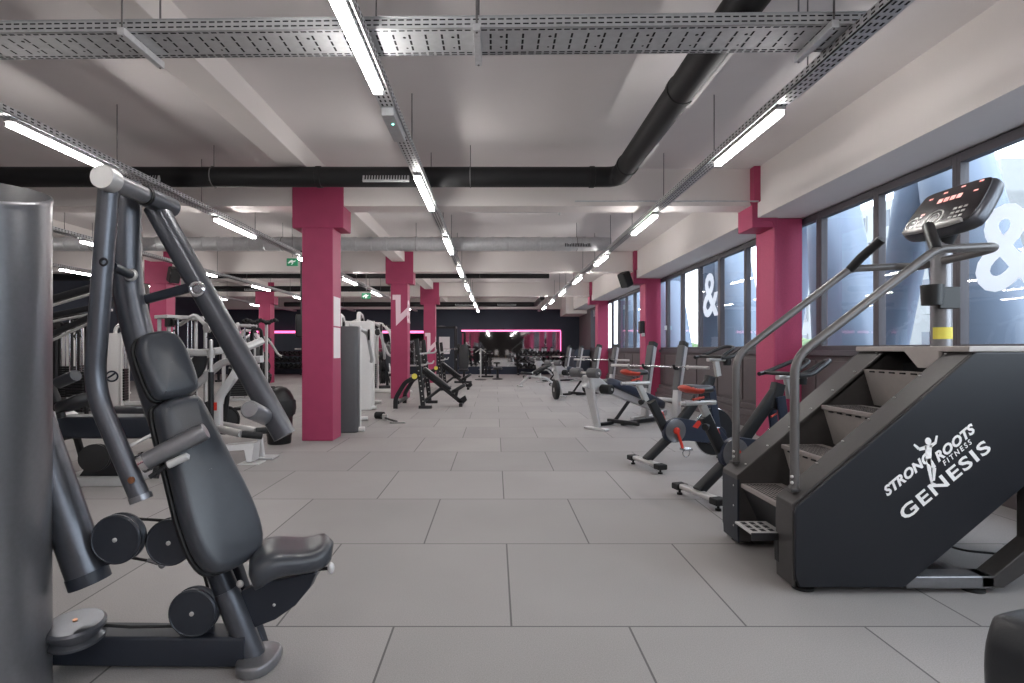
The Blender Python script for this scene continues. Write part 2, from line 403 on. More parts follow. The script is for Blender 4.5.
# ---- pillars
def pillar(cx, y, label, i):
    p = thing('pillar', label, 'pillar', (cx, y+.19, 0)); p['kind'] = 'structure'
    P('shaft', MB().box(cx-.2, cx+.2, y, y+.38, 0, 2.74), 'pink', p, bevel=.012)
    P('capital', MB().box(cx-.325, cx+.335, y, y+.38, 2.735, ZC), 'pink', p, bevel=.012)
    return p
WHERE = ['nearest the viewer', 'second from the viewer', 'third from the viewer']
for i, y in enumerate(PYS):
    pillar(LROWS[0], y, 'pink square pillar beside the aisle, %s' % WHERE[i], i)
    pillar(LROWS[1], y, 'pink square pillar of the far left row, %s' % WHERE[i], i)
for i, y in enumerate(PYS):
    p = thing('pillar', 'pink pillar against the window wall, %s' % WHERE[i], 'pillar', (3.76, y+.22, 0)); p['kind'] = 'structure'
    P('shaft', MB().box(3.57, WX-.005, y, y+.48, 0, 2.86), 'pink_rough', p, bevel=.012)
    P('corbel', MB().box(3.29, 3.62, y-.02, y+.40, 2.735, 3.07), 'pink', p, bevel=.01)
    P('upper_strip', MB().box(3.28, 3.40, y-.10, y+.05, 3.05, ZC), 'pink', p, bevel=.01)
    P('conduit', MB().tube(fillet([(3.42, y-.012, 2.82), (3.56, y-.012, 2.82), (3.585, y-.012, 2.7), (3.585, y-.012, .3)], .03), .016, 10), 'pink', p)
for i, y in enumerate(PBACK):
    pillar(LROWS[0], y, 'pink square pillar behind the viewpoint, %s of the aisle row seen in the mirror' % ORD[i], i)
    p = thing('pillar', 'pink pillar by the window wall behind the viewpoint, %s of three' % ORD[i], 'pillar', (3.76, y+.22, 0)); p['kind'] = 'structure'
    P('shaft', MB().box(3.57, WX-.005, y, y+.48, 0, 2.86), 'pink_rough', p, bevel=.012)
# pillar lettering
def flat_poly(pts, o, ex, ey, t=.003):
    ex, ey = V(ex), V(ey); n = ex.cross(ey).normalized()
    return MB().prism([V(o)+ex*a+ey*b for a, b in pts], n*t)
for cx, y, z, s, lab in ((LROWS[0], PYS[1], 1.73, .74, 'second'), (LROWS[0], PYS[2], 1.0, .74, 'third')):
    t = thing('wall_graphic', 'pale pink number and ampersand lettering wrapped round the %s aisle pillar' % lab, 'lettering', (cx, y, z))
    f0 = (cx-.2, y-.001, z)
    P('numeral', flat_poly([(.042, s), (.236, s), (.236, .38*s), (.40, .60*s), (.40, .36*s), (.125, 0.0), (.115, .84*s), (.042, .84*s)], f0, (1, 0, 0), (0, 0, 1), -.003), 'pale_print', t)
    m = text_mb('&', s*1.05, bold=.012).xf(frame((cx+.203, y+.14, z+.32*s/.74), (0, 1, 0), (0, 0, 1)))
    P('ampersand', m, 'pale_print', t)
# sheets of paper on right side of first pillar
for z0, z1, lab in ((1.48, 1.86, 'upper'), (1.06, 1.46, 'lower')):
    o = P('notice_sheet', MB().box(LROWS[0]+.2, LROWS[0]+.204, PYS[0]+.03, PYS[0]+.33, z0, z1), 'paper'); tag(o, 'white notice sheet on the nearest pillar, the %s of two' % lab, 'notice')
# speakers on pillars, wall box, exit sign
def speaker(c, d, label):
    t = thing('loudspeaker', label, 'speaker', c)
    c = V(c); R = Rz(math.atan2(d[1], d[0])) @ Ry(rad(25))
    P('cabinet', MB().obox(c, (.22, .24, .36), R), 'black_plastic', t, bevel=.03)
    P('bracket', MB().tube([c-V((d[0], d[1], 0))*.08, c-V((d[0], d[1], 0))*.20], .025), 'black_metal', t)
    P('grille', MB().obox(c+R @ V((.112, 0, 0)), (.006, .2, .32), R), 'rubber', t, bevel=.002)
speaker((3.10, 13.2, 2.83), (-.8, -.5), 'black loudspeaker on the second window side pillar')
speaker((-7.55, 13.05, 2.92), (.7, -.6), 'black loudspeaker on the far left row pillar')
t = thing('wall_phone', 'black box mounted on the second window side pillar', 'wall box', (3.52, 13.3, 1.6))
P('case', MB().box(3.46, 3.57, 13.22, 13.42, 1.55, 1.85), 'black_plastic', t, bevel=.015)
P('dock', MB().box(3.50, 3.57, 13.2, 13.3, 1.48, 1.56), 'alu', t, bevel=.01)
def exit_sign(px, py, d, lab):
    c = W(px, py, d); t = thing('exit_sign', lab, 'sign', c)
    P('case', MB().box(c.x-.11, c.x+.11, d, d+.04, c.z-.075, c.z+.075), 'led_green', t, bevel=.005)
    P('running_figure', flat_poly([(.7*a, .7*b) for a, b in [(-.12, -.02), (-.04, .05), (0, .06), (.05, .03), (.1, .05), (.1, .02), (.05, -.01), (.02, .01), (.04, -.03), (.0, -.08), (-.03, -.08), (-.0, -.03), (-.03, -.01), (-.1, -.05)]], (c.x, d-.002, c.z), (1, 0, 0), (0, 0, 1), -.002), 'white_print', t)
    P('hanger', MB().tube([(c.x, d+.02, c.z+.1), (c.x, d+.02, ZC)], .006, 6), 'steel_rod', t)
exit_sign(292, 262, 11.2, 'green exit sign hanging left of the nearest pillar')
exit_sign(366, 296, 14.0, 'small green exit sign hanging further back over the machines')
# ---- mirror + pink strip on the far wall
t = thing('wall_mirror', 'long wall mirror framed in pink light on the far wall', 'mirror', (.75, YF, .36))
MX0, MX1 = -1.55, 3.05
P('glass', MB().box(MX0, MX1, YF-.03, YF-.002, .36, 2.0), 'mirror', t)
P('pink_strip', MB().box(MX0-.02, MX1+.02, YF-.06, YF-.01, 2.0, 2.07).box(MX1, MX1+.04, YF-.05, YF-.01, .5, 2.0), 'led_pink', t)
P('plinth', MB().box(MX0-.4, MX1+.3, YF-.1, YF-.002, 0, .36), 'blue_navy', t)
t = thing('wall_mirror', 'wide wall mirror under a pink light line at the far left', 'mirror', (-8.2, YF, .36))
P('glass', MB().box(-12.6, -3.2, YF-.03, YF-.002, .36, 1.9), 'mirror', t)
P('pink_strip', MB().box(-12.6, -3.2, YF-.06, YF-.01, 1.92, 2.03), 'led_pink', t)
t = thing('picture', 'white poster on the dark far wall left of the mirror', 'poster', (-2.35, YF, 1.4))
P('sheet', MB().box(-2.62, -2.12, YF-.02, YF-.002, .95, 1.75), 'paper', t, bevel=.004)
# ---- window lettering (white decals)
for y, z, s, lab in ((4.33, 1.95, .95, 'large white ampersand lettered on the window behind the stair machine'), (10.32, 2.15, 1.15, 'white ampersand lettered on the window past the first pillar')):
    m = text_mb('&', s, bold=.02).xf(frame((WX+.05, y, z), (0, -1, 0), (0, 0, 1)))
    o = P('window_lettering', m, 'decal'); tag(o, lab, 'lettering')
# ================================================================ CEILING SERVICES
def hang(parent, x, y, z): P('hanger_rod', MB().tube([(x, y, z), (x, y, ZC)], .005, 6), 'steel_rod', parent)
DZ = 2.85
rows = [(2.0, 3.9, 3.03, 1.08, 7, 'window side row'), (-.754, 2.36, 3.03, 1.22, 8, 'central row over the aisle'),
        (-3.585, 4.1, 3.03, 1.12, 7, 'row left of the nearest pillar'), (-6.4, 8.6, 3.03, 1.08, 5, 'second row left of the pillars'), (-9.1, 8.6, 3.03, 1.08, 5, 'farthest left row')]
for x, y0, per, ln, n, lab in rows:
    t = thing('lighting_trunking', 'grey perforated lighting trunking of the %s' % lab, 'cable tray', (x, 12, DZ+.04))
    m = MB(); sl = MB(); ya = -21 if x > -4 else 7
    w = .055
    m.box(x-w, x+w, ya, 25.3, DZ+.035, DZ+.045).box(x-w, x-w+.004, ya, 25.3, DZ+.035, DZ+.095).box(x+w-.004, x+w, ya, 25.3, DZ+.035, DZ+.095)
    P('tray', m, 'galv', t)
    y = max(ya, 1)+.1
    while y < 15:
        for dx in (-.032, .0, .032): sl.box(x+dx-.006, x+dx+.006, y, y+.03, DZ+.0335, DZ+.0352)
        for zz in (.055, .078): sl.box(x-w-.0006, x-w, y, y+.03, DZ+zz, DZ+zz+.01).box(x+w, x+w+.0006, y, y+.03, DZ+zz, DZ+zz+.01)
        y += .06
    P('slots', sl, 'slot_dark', t)
    yy = y0-.35
    while yy < 24: 
        if yy > ya: hang(t, x, yy, DZ+.045)
        yy += per/2
    for i in range(-7 if x > -4 else 0, n):
        a = y0+per*i
        if a+ln > 25.3: break
        L = thing('ceiling_light', ('white linear lamp, %s from the viewer in the %s' % (ORD[i], lab)) if i >= 0 else 'white linear lamp of the %s, %s behind the viewer' % (lab, ORD[-i-1]), 'light', (x, a+ln/2, DZ), group='linear lamps of the '+lab)
        P('housing', MB().box(x-.035, x+.035, a-.02, a+ln+.02, DZ+.005, DZ+.033), 'led_body', L, bevel=.004)
        P('diffuser', MB().box(x-.028, x+.028, a, a+ln, DZ-.026, DZ+.004), 'led', L)
t = thing('ceiling_junction_box', 'pale junction box with a green dot on the central lighting trunking', 'junction box', (-.754, 4.05, DZ))
P('case', MB().box(-.80, -.71, 3.9, 4.4, DZ-.03, DZ+.033), 'galv_light', t, bevel=.006)
P('indicator', MB().ell((-.745, 4.05, DZ-.03), (.009, .009, .006)), 'led_dot', t)
# cross cable tray at the front
TZ = 2.955
def xtray():
    t = thing('cable_tray', 'wide perforated galvanised cable tray crossing the ceiling in front', 'cable tray', (-1, 3.4, TZ))
    x0, x1 = -4.2, 2.1; d0, d1 = 3.08, 3.37; sk = -.018
    def yy(x, d): return d + sk*(x+.9)
    m = MB()
    def slab(da, db, za, zb): m.add([(x, yy(x, d), z) for z in (za, zb) for d in (da, db) for x in (x0, x1)], [(0, 2, 3, 1), (4, 5, 7, 6), (0, 1, 5, 4), (2, 6, 7, 3), (0, 4, 6, 2), (1, 3, 7, 5)])
    slab(d0, d1, TZ, TZ+.003); slab(d0, d0+.003, TZ, TZ+.062); slab(d1-.003, d1, TZ, TZ+.062); slab(d0-.012, d0, TZ+.059, TZ+.062)
    P('tray_body', m, 'galv_light', t)
    s = MB(); x = x0+.03; i = 0
    def slot(x, d, dx, dd, w):      # small slot under the tray
        n = V((-dd, dx, 0)).normalized()*w; a = V((x, yy(x, d), TZ-.0012)); b = V((x+dx, yy(x+dx, d+dd), TZ-.0012))
        s.add([a-n, b-n, b+n, a+n], [(0, 1, 2, 3)])
    while x < x1-.08:
        slot(x, d0+.022, .032, 0, .006); slot(x, d1-.035, .032, 0, .006); slot(x, d1-.014, .032, 0, .0045)
        for z in (.016, .042): s.add([(x, yy(x, d0)-.0012, TZ+z), (x+.032, yy(x+.032, d0)-.0012, TZ+z), (x+.032, yy(x+.032, d0)-.0012, TZ+z+.008), (x, yy(x, d0)-.0012, TZ+z+.008)], [(0, 1, 2, 3)])
        if i % 2 == 0:
            for q in range(3): slot(x+.005, d0+.06+.06*q, 0, .045, .006)
        elif i % 6 == 1:
            s.lathe((x+.02, yy(x, d0+.09), TZ-.0012), (0, 0, 1), [(0, 0), (.010, 0)], 10); s.lathe((x+.02, yy(x, d0+.20), TZ-.0012), (0, 0, 1), [(0, 0), (.007, 0)], 10)
        x += .046; i += 1
    P('slots', s, 'slot_dark', t)
    for sx in (-2.06, -.10, 1.83):
        P('support_strut', MB().box(sx-.02, sx+.02, yy(sx, 3.03), yy(sx, 3.41), TZ-.045, TZ-.004), 'galv', t, bevel=.003)
        for d in (3.045, 3.395): P('hanger_rod', MB().tube([(sx, yy(sx, d), TZ-.05), (sx, yy(sx, d), ZC)], .006, 6), 'steel_rod', t)
xtray()
# round ducts
def duct(path, r, m, label, rings=None, vents=(), fil=.16, hangx=()):
    p0 = V(path[0]); t = thing('ventilation_duct', label, 'duct', p0)
    P('pipe', MB().tube(fillet(path, fil, 6), r, 24), m, t)
    rg = MB()
    for c, ax in (rings or []):
        if len(rings) < 10: rg = MB()
        rg.lathe(V(c)-V(ax)*.03, ax, [(r, 0), (r+.008, .004), (r+.008, .056), (r, .06)], 24)
        if len(rings) < 10: P('collar', rg, m, t)
    if rings and len(rings) >= 10: P('ribs', rg, m, t)
    for (x, y, z, w) in vents:
        # grille on the lower front of the duct
        R = Rx(rad(-20)); c = V((x, y-r*.90, z-r*.30))
        P('grille_frame', MB().obox(c, (w, .03, r*1.0), R), 'galv_light', t, bevel=.003)
        g = MB()
        nn = 16
        for q in range(nn): g.obox(c+R @ V((-w*.44+w*.88*q/(nn-1), -.017, 0)), (w*.03, .006, r*.72), R)
        P('grille_slots', g, 'slot_dark', t)
    for hx in hangx:
        h = MB().tube([(hx, p0.y, p0.z+r), (hx, p0.y, ZC)], .005, 6)
        h.torus((hx, p0.y, p0.z), (1, 0, 0), r+.004, .006, 24, 6); P('hanger', h, 'steel_rod', t)
    return t
z = 3.11
z = 3.138
duct([(-9, 6.32, z), (1.41, 6.32, z), (1.41, .5, z)], .112, 'duct_black', 'black round ventilation duct crossing the ceiling with an elbow toward the viewer',
     rings=[((1.10, 6.32, z), (1, 0, 0)), ((1.41, 5.9, z), (0, 1, 0)), ((-2.0, 6.32, z), (1, 0, 0)), ((1.41, 4.2, z), (0, 1, 0)), ((1.41, 2.2, z), (0, 1, 0))], vents=[(-1.22, 6.32, z, .52), (-4.0, 6.32, z, .5)], hangx=(-.28, -3.2))
z = 3.11
for ya, yb in ((3.5, 4.3), (5.1, 5.7)): P('air_slot', MB().box(1.475, 1.505, ya, yb, 3.045, 3.075), 'white_paint', [o for o in bpy.data.objects if o.name == 'ventilation_duct'][0], bevel=.004)
duct([(-9.2, 10.2, z), (2.12, 10.2, z)], .122, 'galv_light', 'grey spiral ventilation duct crossing behind the nearest pillar',
     rings=[((x, 10.2, z), (1, 0, 0)) for x in [-9+.28*q for q in range(39)]], vents=[(1.5, 10.2, z, .5)], hangx=(-1.45, 1.5, -3.9, -7.4))
duct([(-8.4, 14.6, z), (1.42, 14.6, z)], .075, 'duct_black', 'slim black duct under the ceiling behind the second pillar', hangx=(-.4,))
duct([(-13.2, 13.9, z-.05), (-9.4, 13.9, z-.05)], .17, 'duct_black', 'thick black duct at the far left under the ceiling')
duct([(-10, 17.8, z), (-3.35, 17.8, z)], .09, 'duct_black', 'black duct left of the aisle behind the third ceiling bay', vents=[(-5.4, 17.8, z, .8), (-7.6, 17.8, z, .8)])
duct([(-9, 23.75, z-.02), (1.75, 23.75, z-.02), (1.75, 20.6, z-.02)], .10, 'duct_black', 'black duct with an elbow nearest the far wall', vents=[(-1.2, 23.75, z, 1.0), (.5, 23.75, z, .8)])
# thin pipes along the cross beams
tag(P('sprinkler_pipe', MB().tube([(1.0, 6.95, 3.03), (3.3, 6.95, 3.03)], .010, 8), 'galv'), 'thin pipe beside the cross beam at the first window pillar', 'pipe')
tag(P('ceiling_sprinkler_pipe', MB().tube(fillet([(-.45, 8.6, 3.53), (-.45, 8.6, 3.3), (1.0, 8.6, 3.3)], .03), .010, 8).ell((1.0, 8.6, 3.28), (.02, .02, .03)), 'galv'), 'thin sprinkler pipe on the ceiling before the grey duct', 'pipe')
# ================================================================ LIGHT
w = bpy.data.worlds.new('world'); scene.world = w; w.use_nodes = True
bg = w.node_tree.nodes['Background']; bg.inputs['Color'].default_value = (.84, .92, 1, 1); bg.inputs['Strength'].default_value = 2.7
vs = scene.view_settings; vs.view_transform = 'Standard'; vs.look = 'None'; vs.gamma = 1; vs.use_curve_mapping = False; vs.exposure = 1.48
scene.display_settings.display_device = 'sRGB'
scene.cycles.use_denoising = True
scene.cycles.max_bounces = 8; scene.cycles.diffuse_bounces = 5
# ================================================================ CHEST PRESS MACHINE (left foreground)
def press_machine():
    t = thing('chest_press_machine', 'large grey chest press machine with black pads and hanging press arms in the left foreground', 'gym machine', (-1.25, 2.1, 0))
    D = 2.08
    # rounded tower housing the weight stack
    cx, cy, rx, ry = -1.72, 1.80, .205, .25
    def ring(z, tilt=0., k=1., n=48):
        o = []
        for i in range(n):
            a = 2*pi*i/n; x, y = cx+rx*k*cos(a), cy+ry*k*sin(a)
            o.append((x, y, z + tilt*((x-cx)/rx*-.05 + (y-cy)/ry*.065)))
        return o
    P('tower_shroud', MB().loft([ring(.0), ring(.05), ring(1.672, 1), ring(1.687, 1)]), 'pewter', t, smooth=30)
    P('tower_rim', MB().loft([ring(1.684, 1, 1.006), ring(1.694, 1, 1.012), ring(1.704, 1, 1.004), ring(1.706, 1, .985)]), 'pewter', t, smooth=50)
    P('tower_lid', MB().loft([ring(1.7055, 1, .98), ring(1.707, 1, .975)]), 'graphite', t)
    # base beam and foot
    P('base_beam', MB().rtube([(-1.62, 2.09, .072), (-.92, 2.09, .066)], .12, .11, (0, 0, 1), .012), 'black_satin', t)
    P('foot_plate', MB().pad(smooth2([(-.065, -.10), (.07, -.10), (.08, .10), (-.065, .10)], 2), (-.885, 2.07, .022), (1, 0, 0), (0, 1, 0), .044, .012), 'pewter', t)
    # main upright
    pts = [W(126, 182, D), W(126, 286, D), W(150, 380, D), W(186, 484, D), W(216, 565, D)]
    P('upright', MB().rtube(fillet(pts, .12, 7), .10, .10, (0, 1, 0), .045), 'pewter_dark', t)
    P('seat_post', MB().rtube([W(208, 545, D), W(256, 664, D)], .085, .085, (0, 1, 0), .04), 'graphite', t)
    P('post_sleeve', MB().rtube([W(226, 590, D), W(254.5, 660, D)], .09, .09, (0, 1, 0), .043), 'pewter_dark', t)
    P('rear_brace', MB().rtube([W(230, 552, D+.11), W(264, 655, D+.11)], .05, .05, (0, 1, 0), .01), 'black_satin', t)
    P('clamp_ring', MB().rtube([W(212.5, 556, D), W(216.5, 566, D)], .09, .09, (0, 1, 0), .043), 'alu', t)
    # pivot axle
    a, b = W(103, 177, 1.80), W(170, 207, 2.18)
    P('pivot_axle', MB().cyl(a+(b-a)*.01, b, .031, n=28), 'pewter', t)
    P('pivot_cap', MB().lathe(a-(b-a)*.02, b-a, [(0, 0), (.037, 0), (.040, .004), (.040, .05), (.034, .055)], 32), 'alu', t, smooth=50)
    P('pivot_collar', MB().cyl(a+(b-a)*.55, a+(b-a)*.58, .036, n=28), 'black_plastic', t)
    P('pivot_end', MB().cyl(a+(b-a)*.58, b+(b-a)*.02, .038, n=28), 'pewter_dark', t)
    # press arms
    n1 = [W(109, 187, 1.86), W(93, 380, 1.86), W(94, 398, 1.86), W(122, 452, 1.86), W(141, 500, 1.86)]
    arm = P('press_arm', MB().rtube(fillet([n1[0], n1[1]*.5+n1[2]*.5, n1[4]], .10, 8), .062, .062, (0, 1, 0), .03), 'pewter_dark', t)
    P('end_plug', MB().rtube([W(139.6, 495, 1.86), W(141.6, 500.5, 1.86)], .065, .065, (0, 1, 0), .025), 'pewter', arm)
    bolt = W(132, 480, 1.827); P('bolt', MB().lathe(bolt, (0, -1, 0), [(.011, 0), (.011, .006), (0, .010)], 14), 'copper', arm)
    b2 = W(104, 262, 1.827); P('socket_hole', MB().lathe(b2, (0, -1, 0), [(.014, 0), (.015, .003), (.009, .004), (.008, .0)], 16), 'slot_dark', arm)
    h0, h1 = W(143, 463, 1.88), W(207, 430, 1.94)
    P('long_handle', MB().lathe(h0, h1-h0, [(0, 0), (.030, 0), (.031, .02), (.031, (h1-h0).length-.02), (.028, (h1-h0).length-.004), (0, (h1-h0).length)], 24), 'pewter', arm, smooth=50)
    P('handle_ring', MB().lathe(h0-(h1-h0)*.03, h1-h0, [(0, 0), (.035, 0), (.035, .02), (0, .02)], 24), 'chrome', arm)
    k0, k1, k2 = W(150, 477, 1.87), W(168, 465, 1.88), W(190, 455, 1.90)
    P('adjuster_rod', MB().cyl(k0, k1, .008).obox(k0*.5+k1*.5, (.05, .018, .012), Ry(rad(-32))), 'black_metal', arm)
    P('adjuster_grip', MB().lathe(k1, k2-k1, [(0, 0), (.013, 0), (.014, .01), (.013, (k2-k1).length-.008), (0, (k2-k1).length)], 18), 'silver_paint', arm, smooth=50)
    f1 = [W(156, 208, 2.12), W(285, 436, 2.12)]
    arm2 = P('press_arm', MB().rtube(f1, .076, .08, (0, 1, 0), .025), 'pewter_dark', t)
    c0, c1 = W(266, 417, 2.11), W(249, 409, 1.92)
    P('long_handle', MB().lathe(c0, c1-c0, [(0, 0), (.032, 0), (.032, (c1-c0).length-.012), (.027, (c1-c0).length-.002), (0, (c1-c0).length)], 24), 'pewter', arm2, smooth=50)
    # link rod between arms and bolts
    r0, r1 = W(112, 266, 1.9), W(131, 275, 2.02)
    P('link_stub', MB().cyl(r0, r1, .016, n=16), 'graphite', t)
    P('link_joint', MB().torus(r1, r1-r0, .016, .008, 20, 8).cyl(r1-(r1-r0)*.05, r1+(r1-r0)*.12, .011), 'alu', t)
    l0, l1 = W(140, 301, 2.10), W(192, 287, 2.10)
    P('link_bar', MB().rtube([l0, l1], .03, .035, (0, 0, 1), .01), 'black_satin', t)
    P('link_joint', MB().torus(W(197, 289, 2.07), (0.3, -1, 0), .021, .009, 22, 8).cyl(W(197, 289, 2.05), W(197, 289, 2.13), .013), 'chrome', t)
    # back pads
    up = (W(235, 560, D)-W(165, 375, D)); up.y = 0; up = -up.normalized()             # up along pad
    sd = V((.66, 1, -.02)); sd = (sd-up*sd.dot(up)).normalized()                      # across pad, pads face +X and slightly the aisle
    hp = [(x*.76, y*.80) for x, y in smooth2([(-.115, -.115), (-.075, -.155), (.075, -.155), (.115, -.115), (.115, .08), (.085, .145), (.04, .165), (-.04, .165), (-.085, .145), (-.115, .08)], 2)]
    c = W(167, 366, 2.03)
    P('head_pad', MB().pad(hp, c, sd, up, .07, .03, .006), 'leather', t, smooth=60)
    P('head_pad_back', MB().pad([(x*1.02, y*1.02) for x, y in hp], c-sd.cross(up)*.040, sd, up, .022, .006), 'black_plastic', t, smooth=50)
    bp = smooth2([(-.10, .28), (-.07, .32), (.07, .32), (.10, .28), (.125, .05), (.15, -.12), (.145, -.27), (.09, -.335), (-.09, -.335), (-.145, -.27), (-.15, -.12), (-.125, .05)], 2); bp = [(x*.88, y) for x, y in bp]
    c = W(206, 480, 2.03)
    P('back_pad', MB().pad(bp, c, sd, up, .09, .034, .006), 'leather', t, smooth=60)
    P('back_pad_shell', MB().pad([(x*1.02, y*1.02) for x, y in bp], c-sd.cross(up)*.05, sd, up, .022, .006), 'black_plastic', t, smooth=50)
    # seat: wedge saddle shaped pad
    def seat():
        s0 = W(250, 577, 2.06); s1 = W(334, 545, 2.16); ax = (s1-s0); L = ax.length; ax.normalize(); n = 15; rings = []
        up = V((0, 0, 1)); up = (up-ax*up.dot(ax)).normalized(); sdv = ax.cross(up)
        for i in range(n):
            u = i/(n-1); e = max(0., 1-(2*u-1)**8)**.5
            wdt = (.155-.05*u)*max(e, .12); hh = (.066 - .02*u)*max(e, .1); lift = .035*sin(pi*min(1, u*1.15))*(1-u)+.012*sin(u*pi*2.0)
            rr = []
            for k in range(24):
                a = 2*pi*k/24; ca, sa = cos(a), sin(a)
                x = wdt*abs(ca)**.65*(1 if ca >= 0 else -1); y = hh*abs(sa)**.75*(1 if sa >= 0 else -1)
                saddle = -.018*(1-(x/wdt)**2)*(sin(pi*u)) if sa > 0 else 0
                rr.append(s0+ax*(L*u)+sdv*x+up*(y+lift+saddle+.01))
            rings.append(rr)
        return MB().loft(rings)
    P('seat_pad', seat(), 'leather', t, smooth=70)
    prof = [W(*p, 2.085) for p in ((240, 592), (262, 583), (312, 573), (316, 574), (310, 588), (295, 606), (275, 620), (255, 628), (247, 626))]
    P('seat_bracket', MB().prism(prof, (0, .05, 0)), 'black_satin', t, bevel=.006)
    P('bracket_bolt', MB().ell(W(274, 605, 2.083), (.006, .004, .006)).ell(W(240, 584, 2.02), (.014, .008, .014)), 'alu', t)
    g0, g1 = W(305, 571, 2.1), W(331, 568, 2.05)
    P('seat_lever', MB().cyl(g0, g1, .006), 'black_metal', t)
    P('lever_knob', MB().ell(g1, (.013, .013, .022), n=14), 'silver_paint', t)
    # counterweight arm, pulleys, cables
    P('counter_arm', MB().sweep([W(16, 375, 2.02), W(88, 576, 2.02)], circ(.066, 28)), 'pewter_dark', t)
    P('counter_cap', MB().sweep([W(86.5, 572, 2.02), W(90.4, 583, 2.02)], circ(.068, 28)), 'black_satin', t)
    def pulley(px, py, d, r, ax=(.05, -1, .03), br=None):
        c = W(px, py, d); ax = V(ax).normalized()
        pl = P('pulley', MB().lathe(c-ax*.02, ax, [(0, 0), (r, 0), (r, .008), (r*.86, .016), (r*.86, .024), (r, .032), (r, .04), (r*.93, .044), (r*.90, .042), (r*.3, .044), (0, .044)], 40), 'graphite', t, smooth=30)
        P('hub_bolt', MB().lathe(c+ax*.022, ax, [(.008, 0), (.008, .005), (.004, .007), (0, .007)], 14), 'alu', pl)
        if br: P('pulley_bracket', MB().prism([W(x, y, d+.03) for x, y in br], (0, .015, 0)), 'black_satin', pl)
        return c
    pulley(119, 538, 2.0, .088, br=[(98, 527), (120, 520), (128, 560), (104, 566)])
    pulley(172, 541, 2.03, .084, br=[(165, 525), (196, 520), (205, 545), (178, 560)])
    pulley(195, 611, 2.04, .086, br=[(178, 620), (212, 615), (213, 637), (178, 637)])
    c = W(76, 630, 1.98)
    pl = P('pulley', MB().lathe(c-V((0, 0, .03)), (.04, -.12, 1), [(0, 0), (.09, 0), (.09, .01), (.076, .02), (.076, .034), (.094, .044), (.094, .056), (.085, .064), (0, .066)], 40), 'pewter_dark', t, smooth=30)
    P('hub_bolt', MB().lathe(c+V((0, -.004, .034)), (.04, -.12, 1), [(.008, 0), (.008, .006), (0, .006)], 12), 'copper', pl)
    for path in ([W(124, 519, 2.05), W(140, 519, 2.05), W(172, 521, 2.06)], [W(122, 556, 2.05), W(150, 561, 2.05), W(158, 563, 2.05)], [W(196, 545, 2.12), W(208, 588, 2.10)], [W(88, 624, 2.02), W(130, 627, 2.04), W(180, 626, 2.06)]):
        P('cable', MB().tube(path, .0055, 8), 'rubber', t)
    P('cable_end', MB().cyl(W(148, 560, 2.04), W(158, 563, 2.04), .008).ell(W(162, 565, 2.04), (.013, .012, .013)), 'pewter', t)
    return t
press_machine()
# second machine corner, bottom right edge of the view
t = thing('padded_machine_arm', 'black padded end of a machine at the lower right edge of the view', 'gym machine', (1.16, 1.18, 0))
ol = smooth2([(-.085, -.12), (-.10, .02), (-.075, .10), (-.05, .12), (.12, .12), (.12, -.12)], 2)
P('pad', MB().pad(ol, (1.168, 1.20, .485), (1, .25, 0), (0, 0, 1), .10, .03), 'leather_dark', t, smooth=60)
P('pad_side', MB().pad([(x*.8+.05, y*.96) for x, y in ol], (1.178, 1.13, .485), (1, .25, 0), (0, 0, 1), .06, .015), 'black_plastic', t, smooth=50)
P('support_post', MB().rtube([(1.25, 1.22, 0), (1.25, 1.22, .45)], .06, .06, (0, 1, 0), .015), 'graphite', t)
P('foot', MB().box(1.15, 1.35, 1.16, 1.28, 0, .02), 'black_metal', t, bevel=.006)
